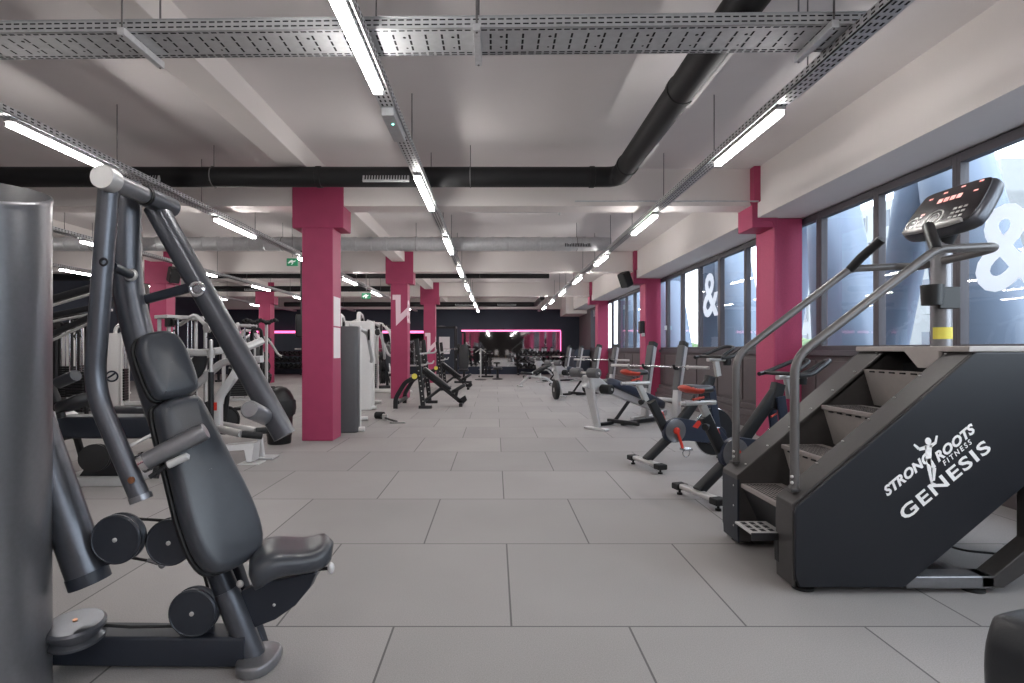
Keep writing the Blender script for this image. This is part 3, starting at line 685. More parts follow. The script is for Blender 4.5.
# ================================================================ STAIR CLIMBER (right)
def stair_machine():
    X0 = 1.44; YN, YNI, YFI, YFO = 2.66, 2.84, 3.29, 3.52
    t = thing('stair_climber', 'large black stair climbing machine with handrails and white lettering at the right', 'gym machine', (1.95, 3.1, 0))
    def zt(x): return .432+.8505*(x-1.438)
    XT = 2.315; XE = 3.35
    # side panels (outer skins) with the slanted underside
    side = [(X0+.02, .035), (1.965, .035), (2.68, .64), (XE, .64), (XE, 1.165), (XT-.01, 1.165), (X0+.005, .424), (X0, .40), (X0, .09)]
    for y0, y1, nm in ((YN, YN+.022, 'near'), (YFO-.022, YFO, 'far')):
        P('side_panel', MB().prism([(x, y0, z) for x, z in side], (0, y1-y0, 0)), 'stair_panel', t, bevel=.008)
    # hollow side walls: cap strip on the slope, front face, inner skin
    for ya, yb, inner in ((YN+.02, YNI, YNI), (YFI, YFO-.02, YFI)):
        P('slope_cap', MB().prism([(X0-.004, ya, .40), (X0-.004, ya, .432), (XT, ya, 1.175), (XT+.75, ya, 1.175), (XT+.75, ya, 1.15), (XT+.02, ya, 1.15), (X0+.02, ya, .41)], (0, yb-ya, 0)), 'stair_frame', t, bevel=.006)
        P('front_face', MB().prism([(X0, ya, .03), (X0+.012, ya, .03), (X0+.012, ya, .415), (X0-.004, ya, .405), (X0-.004, ya, .12)], (0, yb-ya, 0)), 'stair_frame' if ya < 3 else 'black_satin', t, bevel=.004)
        yi = inner-.01 if ya < 3 else inner
        P('inner_skin', MB().prism([(X0+.01, yi, .04), (2.0, yi, .04), (2.6, yi, .64), (XE, yi, .64), (XE, yi, 1.16), (XT, yi, 1.16), (X0+.01, yi, .41)], (0, .01, 0)), 'stair_frame', t)
    sc = MB()
    for i in range(7):
        x = 1.50+i*.13
        for y in (YNI-.03, YFI+.03): sc.ell((x, y, zt(x)+.008), (.007, .007, .004), n=10, m=5)
    for z in (.12, .24, .36): sc.ell((X0-.005, YFI+.05, z), (.003, .006, .006), n=8, m=5)
    P('screws', sc, 'alu', t)
    # treads and risers of the revolving stairs
    for i in range(4):
        x, z = 1.455+.238*i, .385+.232*i
        if i < 3:
            tr = P('tread', MB().box(x, x+.245, YNI+.004, YFI-.004, z-.025, z), 'stair_tread', t, bevel=.004)
            g = MB()
            for r in range(9):
                for c in range(14):
                    g.box(x+.02+r*.02, x+.032+r*.02, YNI+.03+c*.0285, YNI+.05+c*.0285, z-.001, z+.0008)
            P('tread_slots', g, 'slot_dark', tr)
        if i: # riser below tread i, leaning back under its nose
            ri = P('riser', MB().prism([(x+.012, YNI+.004, z-.02), (x+.03, YNI+.004, z-.02), (x+.10, YNI+.004, z-.232), (x+.075, YNI+.004, z-.232)], (0, YFI-YNI-.008, 0)), 'stair_riser', t)
            g = MB()
            for c in range(5):
                y = YNI+.05+c*.08
                g.obox((x+.013, y, z-.032), (.012, .035, .008))
            P('nose_slots', g, 'slot_dark', ri)
    P('kick_plate', MB().prism([(1.47, YNI+.004, .355), (1.485, YNI+.004, .355), (1.60, YNI+.004, .10), (1.585, YNI+.004, .10)], (0, YFI-YNI-.008, 0)), 'black_metal', t)
    P('well_back', MB().box(2.42, 2.44, YNI, YFI, .64, 1.10), 'black_metal', t)
    P('deck', MB().box(2.28, XE, YN+.01, YFO-.01, 1.165, 1.195), 'stair_riser', t, bevel=.006)
    P('deck_skirt', MB().prism([(2.27, YNI+.24, 1.168), (2.27, YNI, 1.168), (2.27, YNI, 1.08), (2.27, YNI+.14, 1.08)], (.02, 0, 0)), 'stair_riser', t)
    # small step bracket at the front
    s = P('side_step', MB().box(1.30, 1.47, YNI-.02, YNI+.17, .235, .247), 'alu', t, bevel=.003)
    g = MB()
    for r in range(3):
        for c in range(3): g.box(1.32+r*.045, 1.345+r*.045, YNI+c*.055, YNI+.04+c*.055, .2465, .2478)
    P('step_slots', g, 'slot_dark', s)
    P('step_bracket', MB().prism([(1.43, YNI-.03, .24), (1.435, YNI-.03, .10), (1.452, YNI-.03, .10), (1.452, YNI-.03, .24)], (0, .04, 0)).box(1.30, 1.45, YNI-.03, YNI-.02, .21, .247), 'black_metal', t, bevel=.003)
    # feet
    for x, y in ((1.52, YN+.08), (1.52, YFO-.08), (2.34, YN+.06), (2.34, YFO-.06)):
        P('levelling_foot', MB().lathe((x, y, 0), (0, 0, 1), [(0, 0), (.05, 0), (.05, .012), (.03, .022), (.015, .024), (.015, .05), (0, .05)], 24), 'rubber', t)
    # base rails and rear legs
    P('base_rail', MB().rtube([(1.98, YN+.06, .055), (2.40, YN+.06, .055)], .10, .06, (0, 0, 1), .008), 'pewter', t)
    P('base_rail', MB().rtube([(1.98, YFO-.06, .055), (2.40, YFO-.06, .055)], .10, .06, (0, 0, 1), .008), 'pewter', t)
    for y in (YN+.06, YFO-.06):
        P('rear_leg', MB().prism([(2.34, y-.05, .03), (2.45, y-.05, .03), (2.76, y-.05, .24), (2.76, y-.05, .66), (2.60, y-.05, .66), (2.60, y-.05, .25), (2.40, y-.05, .085), (2.34, y-.05, .085)], (0, .10, 0)), 'stair_frame', t, bevel=.006)
    P('base_crossbar', MB().rtube([(2.30, YN+.08, .05), (2.30, YFO-.08, .05)], .07, .05, (0, 0, 1), .008), 'pewter', t)
    P('rear_bulkhead', MB().box(3.28, 3.34, YN+.03, YFO-.03, .64, 1.16), 'black_metal', t)
    P('power_cord', MB().tube(fillet([(2.30, 3.0, .34), (2.36, 3.0, .16), (2.52, 3.02, .085), (2.75, 3.0, .07), (3.0, 2.95, .04)], .1), .006, 8), 'rubber', t)
    # handrails
    for y, s in ((2.755, 1), (3.425, -1)):
        path = [(1.487, y, .47), (1.487, y, 1.135), (2.19, y, 1.675), (2.50, y, 1.69)]
        path += [(2.51, y+.12*s, 1.68), (2.44, y+.27*s, 1.66)] if s == 1 else [(2.53, y+.12*s, 1.67), (2.46, y+.27*s, 1.66)]
        hr = P('handrail', MB().tube(fillet(path, [.09, .05, .08, .06], 6), .0215, 16), 'rail_paint', t, smooth=60)
        P('rail_flange', MB().box(1.455, 1.52, y-.03, y+.03, .475, .49), 'stair_frame', hr, bevel=.004)
        P('grip', MB().tube([(2.19, y, 1.67), (2.22, y+.06*s, 1.735), (2.275, y+.16*s, 1.825)], .027, 16), 'black_plastic', hr, smooth=60)
        P('rail_bolt', MB().ell((1.466, y-.015, .52), (.008, .008, .008)).ell((1.466, y-.015, .55), (.008, .008, .008)), 'alu', hr)
    # mast, cup holder, sticker
    mx, my = 2.485, 3.09
    P('mast', MB().lathe((mx, my, 1.17), (0, 0, 1), [(0, 0), (.05, 0), (.05, .62), (0, .62)], 28), 'pewter', t)
    P('label_sticker', MB().add([V((mx+.0515*cos(a), my+.0515*sin(a), z)) for z in (1.235, 1.30) for a in [rad(q) for q in range(185, 306, 10)]],
      [(i, i+1, i+14, i+13) for i in range(12)]), 'yellow', t)
    ch = P('cup_holder', MB().lathe((mx-.09, my-.05, 1.42), (0, 0, 1), [(.045, 0), (.05, 0), (.055, .11), (.048, .11), (.042, .01), (0, .01)], 24), 'black_plastic', t)
    P('holder_clip', MB().box(mx-.06, mx+.055, my-.065, my-.045, 1.40, 1.52), 'black_plastic', ch, bevel=.006)
    # console: tilted rounded slab facing the climber
    fw = V((-.50, 0, -.50)).normalized()
    o = V((2.46, 3.02, 1.93)); e1 = V((.10, -1, .0)).normalized(); e2 = V((.56, .05, .83)); e2 = (e2-e1*e2.dot(e1)).normalized()
    ol = smooth2([(-.20, -.145), (.20, -.145), (.235, -.07), (.215, .14), (.17, .165), (-.17, .165), (-.215, .14), (-.235, -.07)], 2)
    P('console_shell', MB().pad(ol, o-e1.cross(e2)*.025, e1, e2, .085, .03), 'pewter_dark', t, smooth=50)
    cs = P('console_face', MB().pad([(a*.95, b*.95) for a, b in ol], o+e1.cross(e2)*.017, e1, e2, .012, .005), 'screen', t, smooth=40)
    P('console_rest', MB().pad(smooth2([(-.18, -.02), (.18, -.02), (.17, .02), (-.17, .02)], 1), o+e2*-.125+e1.cross(e2)*.03, e1, e2, .03, .012), 'alu', t, smooth=50)
    P('console_neck', MB().tube([(mx, my, 1.75), o-e1.cross(e2)*.06], .045, 16), 'black_plastic', t)
    fr = frame(o+e1.cross(e2)*.0235, e1, e2)
    def digits(a, b, w, h): return [(a, b), (a+w, b), (a+w, b+h), (a, b+h)]
    g = MB()
    for i in range(4): g.prism([(x, y, 0) for x, y in digits(-.075+.038*i, .055, .028, .030)], (0, 0, .001))
    P('display_digits', g.xf(fr), 'led_red', cs)
    g = MB()
    for x, y in ((-.15, .10), (-.07, .12), (.03, .13), (.13, .13), (.13, .07), (-.14, -.01)): g.prism([(x, y, 0), (x+.025, y, 0), (x+.025, y+.010, 0), (x, y+.010, 0)], (0, 0, .001))
    P('small_displays', g.xf(fr), 'led_red', cs)
    g = MB().torus((-.03, -.055, .0), (0, 0, 1), .052, .004, 32, 6).torus((-.03, -.055, .0), (0, 0, 1), .030, .003, 28, 6)
    for x in (-.17, -.14, .07, .10, .13): 
        for y in (-.09, -.06, -.03): g.box(x, x+.02, y, y+.014, 0, .0015)
    g.torus((-.17, -.06, 0), (0, 0, 1), .035, .003, 24, 6)
    P('keypad', g.xf(fr), 'alu', cs)
    # lettering on the near panel, running up the slope
    ex = V((cos(rad(39.5)), 0, sin(rad(39.5)))); ey = V((-ex.z, 0, ex.x))
    def put(s, size, px, py, bold, shear=0, sp=1., sx=1.):
        c = W(px, py, YN-.0005); m = text_mb(s, size, bold, shear, .0008, sp).xf(Matrix.Diagonal((sx, 1, 1, 1))); return m.xf(frame(c, ex, ey))
    P('lettering', put('GENESIS', .088, 945, 481, .0018, 0, 1.14, 1.5), 'white_print', t)
    P('lettering', put('STRONG', .062, 907, 475, .0026, .30, 1.02, 1.1), 'white_print', t)
    P('lettering', put('ROOTS', .062, 954, 444, .0026, .30, 1.02, 1.1), 'white_print', t)
    P('lettering', put('FITNESS', .034, 957, 453, .0006, .2, 1.5), 'white_print', t)
    # running man emblem
    c = W(930, 459, YN-.001)
    e1, e2 = V((cos(rad(14)), 0, sin(rad(14)))), V((-sin(rad(14)), 0, cos(rad(14))))
    em = MB()
    def limb(a, b, wa, wb):
        a, b = V((*a, 0)), V((*b, 0)); d = (b-a).normalized(); n = V((-d.y, d.x, 0))
        p = [a+n*wa, a-n*wa, b-d*-.002-n*wb, b-n*-wb]
        em.prism([c+e1*q.x+e2*q.y for q in p], (0, -.001, 0))
    def blob(x, y, r, r2=None): em.prism([c+e1*(x+r*cos(2*pi*k/14))+e2*(y+(r2 or r)*sin(2*pi*k/14)) for k in range(14)], (0, -.001, 0))
    blob(.012, .085, .015, .018)
    limb((.008, .066), (-.008, .0), .017, .013); limb((-.004, .058), (-.04, .058), .009, .008); limb((-.04, .06), (-.058, .085), .007, .005)
    limb((.014, .058), (.044, .07), .008, .007); limb((.044, .07), (.058, .10), .006, .005)
    limb((-.008, .0), (.010, -.045), .013, .010); limb((.010, -.045), (-.008, -.105), .009, .005)
    limb((-.008, .004), (-.016, -.05), .012, .009); limb((-.016, -.05), (-.020, -.115), .008, .005); limb((-.022, -.112), (-.004, -.124), .005, .004)
    P('runner_emblem', em, 'white_print', t)
    return t
stair_machine()
# ================================================================ SPIN BIKES
def bike(loc, rz, label):
    t = thing('spin_bike', label, 'exercise bike', (0, 0, 0), 0, 'spin bikes beside the stair machine')
    p = lambda n, m, k, par=None, **a: P(n, m, k, par or t, world=False, **a)
    for x, nm in ((0, 'rear'), (1.06, 'front')):
        f = p('stabilizer', MB().rtube([(x, -.25, .075), (x, .25, .075)], .07, .035, (0, 0, 1), .012), 'alu')
        for s in (-1, 1):
            p('foot_pad', MB().obox((x, s*.235, .068), (.10, .09, .05)), 'rubber', f, bevel=.01)
            p('levelling_foot', MB().lathe((x, s*.235, 0), (0, 0, 1), [(0, 0), (.022, 0), (.022, .015), (.010, .02), (.010, .045), (0, .045)], 14), 'black_plastic', f)
    p('lower_frame', MB().rtube(fillet([(0, 0, .085), (.27, 0, .30), (.62, 0, .30), (1.06, 0, .085)], .08), .07, .085, (0, 1, 0), .015), 'black_metal')
    p('seat_tube', MB().rtube([(.26, 0, .30), (.06, 0, .66)], .085, .055, (0, 1, 0), .012), 'black_metal')
    sp = p('seat_post', MB().rtube([(.07, 0, .64), (-.015, 0, .80)], .06, .04, (0, 1, 0), .008), 'alu')
    p('slider', MB().rtube([(-.17, 0, .815), (.10, 0, .815)], .05, .035, (0, 0, 1), .01).cyl((-.17, 0, .815), (-.21, 0, .815), .016), 'alu', sp)
    p('knob', MB().lathe((.03, -.02, .64), (-.8, -.5, -.1), [(0, 0), (.012, 0), (.012, .04), (.026, .045), (.026, .07), (0, .075)], 16), 'black_plastic', sp)
    p('lever', MB().cyl((-.02, -.03, .86), (-.13, -.05, .845), .009), 'orange', sp)
    st = p('saddle_stem', MB().cyl((-.05, 0, .81), (-.05, 0, .90), .022), 'chrome', sp)
    def saddle():
        rings = []
        for i in range(13):
            u = i/12; x = -.19+.29*u; wd = .09*(1-u)**.9+.022 if u > .05 else .08; e = max(.12, (1-(2*u-1)**6)**.5); rr = []
            for k in range(18):
                a = 2*pi*k/18; rr.append((x, wd*e*cos(a), .915+.028*e*sin(a)*(1.25 if sin(a) > 0 else .9)+.018*(1-u)**2))
            rings.append(rr)
        return MB().loft(rings)
    sd = p('saddle', saddle(), 'leather_dark', smooth=70)
    sdl = []
    for i in range(8):
        u = i/7; x = -.195+.155*u; rr = []
        for k in range(14):
            a = 2*pi*k/14; wd = (.09*(1-u*.52)**.9+.022)*1.03; e = max(.2, (1-(2*(u*.52)-1)**6)**.5); rr.append((x, wd*e*cos(a), .914+.031*e*sin(a)*(1.02 if sin(a) > 0 else 1.15)+.018*(1-u*.5)**2))
        sdl.append(rr)
    p('saddle_trim', MB().loft(sdl), 'orange', sd, smooth=70)
    # crank, chain guard
    g = [(.16, .30), (.19, .44), (.30, .50), (.42, .48), (.80, .42), (.93, .34), (.90, .24), (.70, .22), (.42, .27), (.28, .24)]
    g = smooth2(g, 2)
    p('chain_guard', MB().prism([(x, -.055, z) for x, z in g], (0, .05, 0)), 'blue_navy', bevel=.006)
    p('guard_disc', MB().lathe((.30, -.056, .37), (0, -1, 0), [(0, 0), (.115, 0), (.115, .008), (.09, .014), (0, .014)], 30), 'pewter')
    p('guard_stripe', MB().prism([(.50, -.057, .40), (.56, -.057, .46), (.62, -.057, .45), (.56, -.057, .38)], (0, -.003, 0)), 'red')
    for s, nm in ((-1, 1), (1, -1)):
        y = .085*s
        c = p('crank', MB().rtube([(.30, y, .37), (.30+.05*nm, y*1.2, .37-.17*nm)], .028, .016, (0, 1, 0), .006).lathe((.30, y*.6, .37), (0, s, 0), [(0, 0), (.035, 0), (.035, .03), (.02, .04), (0, .04)], 18), 'red')
        px, pz, py = .30+.05*nm, .37-.17*nm, y*1.2+.055*s
        p('pedal', MB().obox((px, py, pz), (.095, .085, .02)).torus((px, py, pz-.035), (0, 1, 0), .04, .006, 18, 6), 'chrome', c, bevel=.003)
    p('flywheel', MB().lathe((.80, -.02, .33), (0, 1, 0), [(0, 0), (.235, 0), (.24, .008), (.24, .032), (.235, .04), (.17, .03), (0, .03)], 40), 'black_metal')
    p('flywheel_rim', MB().torus((.80, 0, .33), (0, 1, 0), .236, .012, 40, 8), 'chrome')
    # front
    p('front_beam', MB().rtube([(.30, 0, .33), (.74, 0, .84)], .10, .06, (0, 1, 0), .018), 'black_metal')
    for s in (-1, 1): p('fork', MB().rtube([(.73, s*.055, .80), (.80, s*.06, .34), (1.04, s*.04, .10)], .085, .022, (0, 1, 0), .008), 'blue_navy')
    p('head_tube', MB().rtube([(.70, 0, .70), (.76, 0, .90)], .10, .075, (0, 1, 0), .018), 'black_metal')
    hp = p('handlebar_post', MB().rtube([(.75, 0, .87), (.72, 0, 1.03)], .06, .04, (0, 1, 0), .008), 'alu')
    p('brake_knob', MB().lathe((.66, 0, .80), (-.6, 0, .5), [(0, 0), (.010, 0), (.010, .05), (.024, .055), (.024, .08), (0, .085)], 14), 'black_plastic', hp)
    p('brake_lever', MB().cyl((.64, 0, .76), (.52, -.04, .73), .008), 'orange', hp)
    p('bar_slider', MB().rtube([(.62, 0, 1.04), (.90, 0, 1.04)], .045, .035, (0, 0, 1), .01), 'alu', hp)
    hb = MB()
    hb.tube(fillet([(.62, -.20, 1.06), (.72, -.24, 1.07), (.98, -.17, 1.18), (1.03, -.07, 1.17), (.82, -.05, 1.06), (.82, .05, 1.06), (1.03, .07, 1.17), (.98, .17, 1.18), (.72, .24, 1.07), (.62, .20, 1.06)], .05, 4), .018, 12)
    p('handlebar', hb, 'leather_dark', smooth=60)
    p('crossbar', MB().tube([(.70, -.23, 1.07), (.70, .23, 1.07)], .017, 12).box(.76, .92, -.06, .06, 1.06, 1.08), 'black_plastic')
    p('bottle_holder', MB().lathe((.86, 0, .98), (0, 0, 1), [(0, 0), (.04, 0), (.042, .07), (.038, .07), (.036, .005), (0, .005)], 18), 'black_plastic')
    t.location = loc; t.rotation_euler = (0, 0, rz); return t
bk = bike((1.49, 5.47, 0), math.atan2(.31, .95), 'spin bike with red crank, second from the stair machine')
bk2 = dup(bk, (1.565, 4.28, 0), math.atan2(.28, .96), 'spin bike directly behind the stair machine with orange tipped saddle')
for b, sx, sz, hx, hz in ((bk, -.07, .03, .11, .03), (bk2, .05, -.05, .13, -.09)):
    for c in kids(b):
        nm = c.name.split('.')[0]
        if nm in ('saddle', 'seat_post'): c.location = (sx, 0, sz)
        if nm in ('handlebar', 'handlebar_post', 'crossbar', 'bottle_holder'): c.location = (hx, 0, hz)
# ================================================================ BENCH PRESS STATIONS (window side)
def barbell(a, b, label, group=None, plates=()):
    a, b = V(a), V(b); d = (b-a).normalized(); L = (b-a).length; t = thing('barbell', label, 'barbell', (a+b)/2, 0, group)
    P('bar', MB().cyl(a, b, .014, n=14), 'chrome', t)
    for p0, s in ((a, 1), (b, -1)):
        P('sleeve', MB().lathe(p0, d*s, [(0, 0), (.025, 0), (.025, L*.19), (.036, L*.19), (.036, L*.20), (0, L*.20)], 18), 'alu', t)
        for k, r in enumerate(plates):
            P('plate', MB().lathe(p0+d*s*(L*.185-.05*k), -d*s, [(.026, 0), (r*.95, 0), (r, .008), (r, .034), (r*.93, .04), (r*.88, .028), (r*.4, .028), (r*.35, .04), (.026, .04)], 28), 'rubber', t)
    return t
def decline_bench(o, ex, label):
    """o: foot of the roller post; ex: unit direction toward the uprights"""
    ex = V((*ex, 0)).normalized(); ey = V((-ex.y, ex.x, 0)); o = V((*o, 0)); Q = lambda a, b, z: o+ex*a+ey*b+V((0, 0, z))
    t = thing('decline_bench', label, 'weight bench', o+ex*.9, 0, 'decline press benches by the windows')
    P('spine', MB().rtube([Q(.12, 0, .62), Q(1.75, 0, .12)], .10, .10, (0, 0, 1), .01), 'silver_paint', t)
    bp = smooth2([(-.80, -.15), (.72, -.15), (.72, .15), (-.80, .15)], 2)
    up = (Q(1.75, 0, .14)-Q(.12, 0, .66)).normalized()
    P('back_pad', MB().pad(bp, Q(1.02, 0, .455), up, ey, .125, .04), 'blue_navy', t, smooth=60)
    P('post', MB().sweep([Q(.02, 0, .02), Q(-.10, 0, .38), Q(-.22, 0, .80)], rrect(.13, .06, .012), up=ex, scale=[.75, 1.0, 1.15]), 'silver_paint', t)
    P('post_foot', MB().obox(Q(-.02, 0, .02), (.10, .40, .035), Matrix((ex, ey, V((0, 0, 1)))).transposed()), 'silver_paint', t, bevel=.01)
    P('knee_plate', MB().prism([Q(-.30, -.04, .64), Q(.10, -.04, .52), Q(.20, -.04, .66), Q(-.15, -.04, .86)], ey*.08), 'silver_paint', t, bevel=.008)
    for a, z in ((-.27, .84), (.02, .60)):
        P('roller_axle', MB().cyl(Q(a, -.26, z), Q(a, .26, z), .016), 'alu', t)
        for s in (-1, 1):
            P('foam_roller', MB().lathe(Q(a, .07*s, z), ey*s, [(0, 0), (.062, 0), (.07, .008), (.07, .168), (.062, .176), (0, .176)], 22), 'rubber' if a > 0 else 'grey_shroud', t, smooth=40)
    P('front_support', MB().rtube(fillet([Q(.25, .22, .03), Q(.65, .2, .03), Q(.80, 0, .40)], .1), .06, .05, (0, 0, 1), .01), 'black_metal', t)
    P('support_bar', MB().rtube([Q(.62, -.28, .06), Q(.62, .28, .06)], .06, .06, (0, 0, 1), .01), 'black_metal', t)
    for s in (-1, 1):
        u = P('upright', MB().rtube(fillet([Q(1.62, .29*s, .02), Q(1.66, .29*s, .5), Q(1.86, .29*s, 1.26)], .2), .10, .12, ex, .012), 'silver_paint', t)
        P('wear_guard', MB().rtube([Q(1.615, .29*s, .52), Q(1.785, .29*s, 1.24)], .11, .05, ex, .008), 'grey_shroud', u)
        P('top_cap', MB().rtube([Q(1.845, .29*s, 1.22), Q(1.87, .29*s, 1.29)], .112, .13, ex, .012), 'black_plastic', u)
        P('hook', MB().rtube(fillet([Q(1.72, .29*s, .86), Q(1.585, .29*s, .86), Q(1.555, .29*s, .93)], .02), .04, .03, (0, 0, 1), .008), 'black_metal', u)
        P('sticker', MB().obox(Q(1.61, .29*s, .22), (.004, .07, .05), Matrix((ex, ey, V((0, 0, 1)))).transposed()), 'yellow', u)
        P('foot', MB().rtube([Q(1.25, .29*s, .03), Q(2.0, .29*s, .03)], .08, .05, (0, 0, 1), .01), 'silver_paint', t)
    P('crossbar', MB().rtube([Q(1.66, -.29, .35), Q(1.66, .29, .35)], .06, .06, (0, 0, 1), .01), 'silver_paint', t)
    P('base_rail', MB().rtube([Q(.6, 0, .04), Q(1.7, 0, .04)], .06, .06, (0, 0, 1), .01), 'black_metal', t)
    return Q
exd = (.76, .65)
for i, (ox, oy) in enumerate(((1.49, 8.1), (1.62, 13.7), (1.62, 19.6))):
    Q = decline_bench((ox, oy), exd, 'grey decline press bench with dark pad by the windows, %s from the viewer' % ORD[i])
    barbell(Q(1.612, -.86, .892), Q(1.612, .98, .892), 'bare steel barbell racked on the %s decline press bench' % ORD[i], 'barbells on the window side benches')
# dumbbell benches between
def flat_bench(loc, rz, label, angle=0, m='silver_paint'):
    t = thing('weight_bench', label, 'weight bench', (0, 0, 0), 0, 'adjustable weight benches')
    p = lambda n, mb, k, par=None, **a: P(n, mb, k, par or t, world=False, **a)
    p('frame', MB().rtube(fillet([(-.55, 0, .08), (-.2, 0, .30), (.35, 0, .34), (.62, 0, .08)], .1), .06, .07, (0, 1, 0), .012), m)
    for x, w in ((-.56, .26), (.62, .18)): p('foot', MB().rtube([(x, -w, .04), (x, w, .04)], .06, .05, (0, 0, 1), .012), m)
    for s in (-1, 1): p('wheel', MB().lathe((-.56, s*.27, .05), (0, s, 0), [(0, 0), (.05, 0), (.05, .03), (0, .03)], 20), 'rubber')
    p('seat_pad', MB().pad(smooth2([(-.18, -.16), (.18, -.12), (.18, .12), (-.18, .16)], 2), (.40, 0, .43), V((1, 0, .12)), (0, 1, 0), .08, .03), 'leather_dark', smooth=60)
    e = V((-cos(rad(angle)), 0, sin(rad(angle))))
    p('back_pad', MB().pad(smooth2([(-.42, -.14), (.42, -.15), (.42, .15), (-.42, .14)], 2), V((.18, 0, .43))+e*.44, e, (0, -1, 0), .08, .03), 'leather_dark', smooth=60)
    p('back_support', MB().rtube([V((.1, 0, .34)), V((.18, 0, .38))+e*.45], .05, .05, (0, 1, 0), .01), 'black_metal')
    t.location = loc; t.rotation_euler = (0, 0, rz); return t
fb = flat_bench((1.35, 17.3, 0), rad(200), 'adjustable bench with black pads right of the aisle, behind the second decline bench', 25)
dup(fb, (1.8, 22.4, 0), rad(20), 'adjustable bench standing in front of the right end of the mirror')
dup(fb, (-4.6, 15.2, 0), rad(70), 'adjustable bench left of the aisle behind the multi station machines')
# ================================================================ BLACK INCLINE PRESS BENCHES (left of aisle)
def incline_bench(o, label):
    ox, oy = o; Q = lambda a, b, z: V((ox+a, oy+b, z))
    t = thing('incline_bench', label, 'weight bench', (ox, oy, 0), 0, 'black incline press benches left of the aisle')
    for s in (-1, 1):
        y = .55*s
        u = P('upright', MB().rtube([Q(0, y, .0), Q(-.14, y, 1.38)], .09, .075, (0, 1, 0), .01), 'black_metal', t)
        P('upright_foot', MB().obox(Q(.04, y, .03), (.26, .09, .06)), 'black_metal', u, bevel=.008)
        h = MB()
        for k in range(10): h.lathe(Q(-.002-.0145*k, y-.039, .15+.10*k), (0, -1, 0), [(.012, 0), (.012, .0015), (0, .0015)], 10)
        P('peg_holes', h, 'alu', u)
        P('hook', MB().rtube(fillet([Q(-.10, y, 1.08), Q(.10, y, 1.10), Q(.14, y, 1.17)], .03), .05, .035, (0, 0, 1), .008), 'silver_paint', u)
        P('lower_hook', MB().rtube(fillet([Q(-.07, y, .86), Q(.06, y, .87), Q(.09, y, .93)], .02), .045, .03, (0, 0, 1), .008), 'silver_paint', u)
        l = P('rear_leg', MB().rtube(fillet([Q(-.55, y, 0), Q(-.55, y, .20), Q(-.36, y, .52), Q(-.08, y, .66)], .08), .085, .075, (0, 1, 0), .01), 'black_metal', t)
        P('yellow_cap', MB().lathe(Q(-.17, y-.04, .64), (0, -1, 0), [(.055, 0), (.055, .008), (0, .012)], 20), 'yellow', l)
    P('crossbar', MB().rtube([Q(-.08, -.55, .62), Q(-.08, .55, .62)], .08, .08, (0, 0, 1), .01), 'black_metal', t)
    P('rear_crossbar', MB().rtube([Q(-.52, -.55, .12), Q(-.52, .55, .12)], .07, .07, (0, 0, 1), .01), 'black_metal', t)
    P('main_beam', MB().rtube([Q(-.10, 0, .73), Q(.74, 0, .06)], .08, .10, (0, 1, 0), .01), 'black_metal', t)
    P('diagonal_strut', MB().rtube([Q(-.02, -.50, .12), Q(.32, 0, .38)], .05, .05, (0, 0, 1), .008), 'black_metal', t)
    P('end_foot', MB().rtube([Q(.72, -.24, .035), Q(.72, .24, .035)], .07, .07, (0, 0, 1), .01), 'black_metal', t)
    e = (Q(-.10, 0, .73)-Q(.74, 0, .06)).normalized()
    P('back_pad', MB().pad(smooth2([(-.36, -.14), (.36, -.14), (.36, .14), (-.36, .14)], 2), Q(.22, 0, .57), e, (0, 1, 0), .07, .028), 'leather_dark', t, smooth=60)
    P('seat_pad', MB().pad(smooth2([(-.17, -.15), (.17, -.13), (.17, .13), (-.17, .15)], 2), Q(.66, 0, .36), V((.85, 0, .5)), (0, 1, 0), .075, .03), 'leather_dark', t, smooth=60)
    P('seat_stem', MB().rtube([Q(.60, 0, .16), Q(.64, 0, .34)], .06, .06, (0, 1, 0), .01).prism([Q(.62, -.05, .10), Q(.80, -.05, .22), Q(.84, -.05, .12), Q(.74, -.05, .02)], (0, .1, 0)), 'black_metal', t)
incline_bench((-1.42, 11.55), 'black incline press bench left of the aisle, the nearer of two')
incline_bench((-1.50, 16.3), 'black incline press bench left of the aisle, the farther of two')
# ================================================================ BIN
def bin_():
    c = (-2.70, 6.95)
    t = thing('waste_bin', 'black waste bin with bag beside the nearest pillar', 'bin', (*c, 0))
    P('body', MB().lathe((*c, 0), (0, 0, 1), [(0, 0), (.135, 0), (.14, .01), (.172, .52), (.165, .52), (.15, .10), (0, .10)], 30), 'black_plastic', t, smooth=40)
    rings = []
    rnd = random.Random(3)
    for z, r, amp in ((.36, .178, .006), (.44, .188, .012), (.53, .190, .010), (.545, .178, .004)):
        rings.append([(c[0]+(r+amp*sin(k*2.3+z*9)+amp*.6*rnd.random())*cos(2*pi*k/36), c[1]+(r+amp*sin(k*2.3+z*9)+amp*.6*rnd.random())*sin(2*pi*k/36), z-.02*rnd.random()*(z < .4)) for k in range(36)])
    P('bag_skirt', MB().loft(rings, cap=False), 'rubber', t, smooth=80)
    P('dome_lid', MB().lathe((*c, .53), (0, 0, 1), [(.165, 0), (.175, .01), (.165, .05), (.13, .12), (.085, .165), (.03, .185), (0, .188)], 30), 'black_plastic', t, smooth=50)
    P('lid_tuft', MB().ell((c[0]-.02, c[1]-.05, .68), (.05, .04, .03)).ell((c[0]+.03, c[1]-.07, .65), (.04, .03, .03)), 'rubber', t)
bin_()
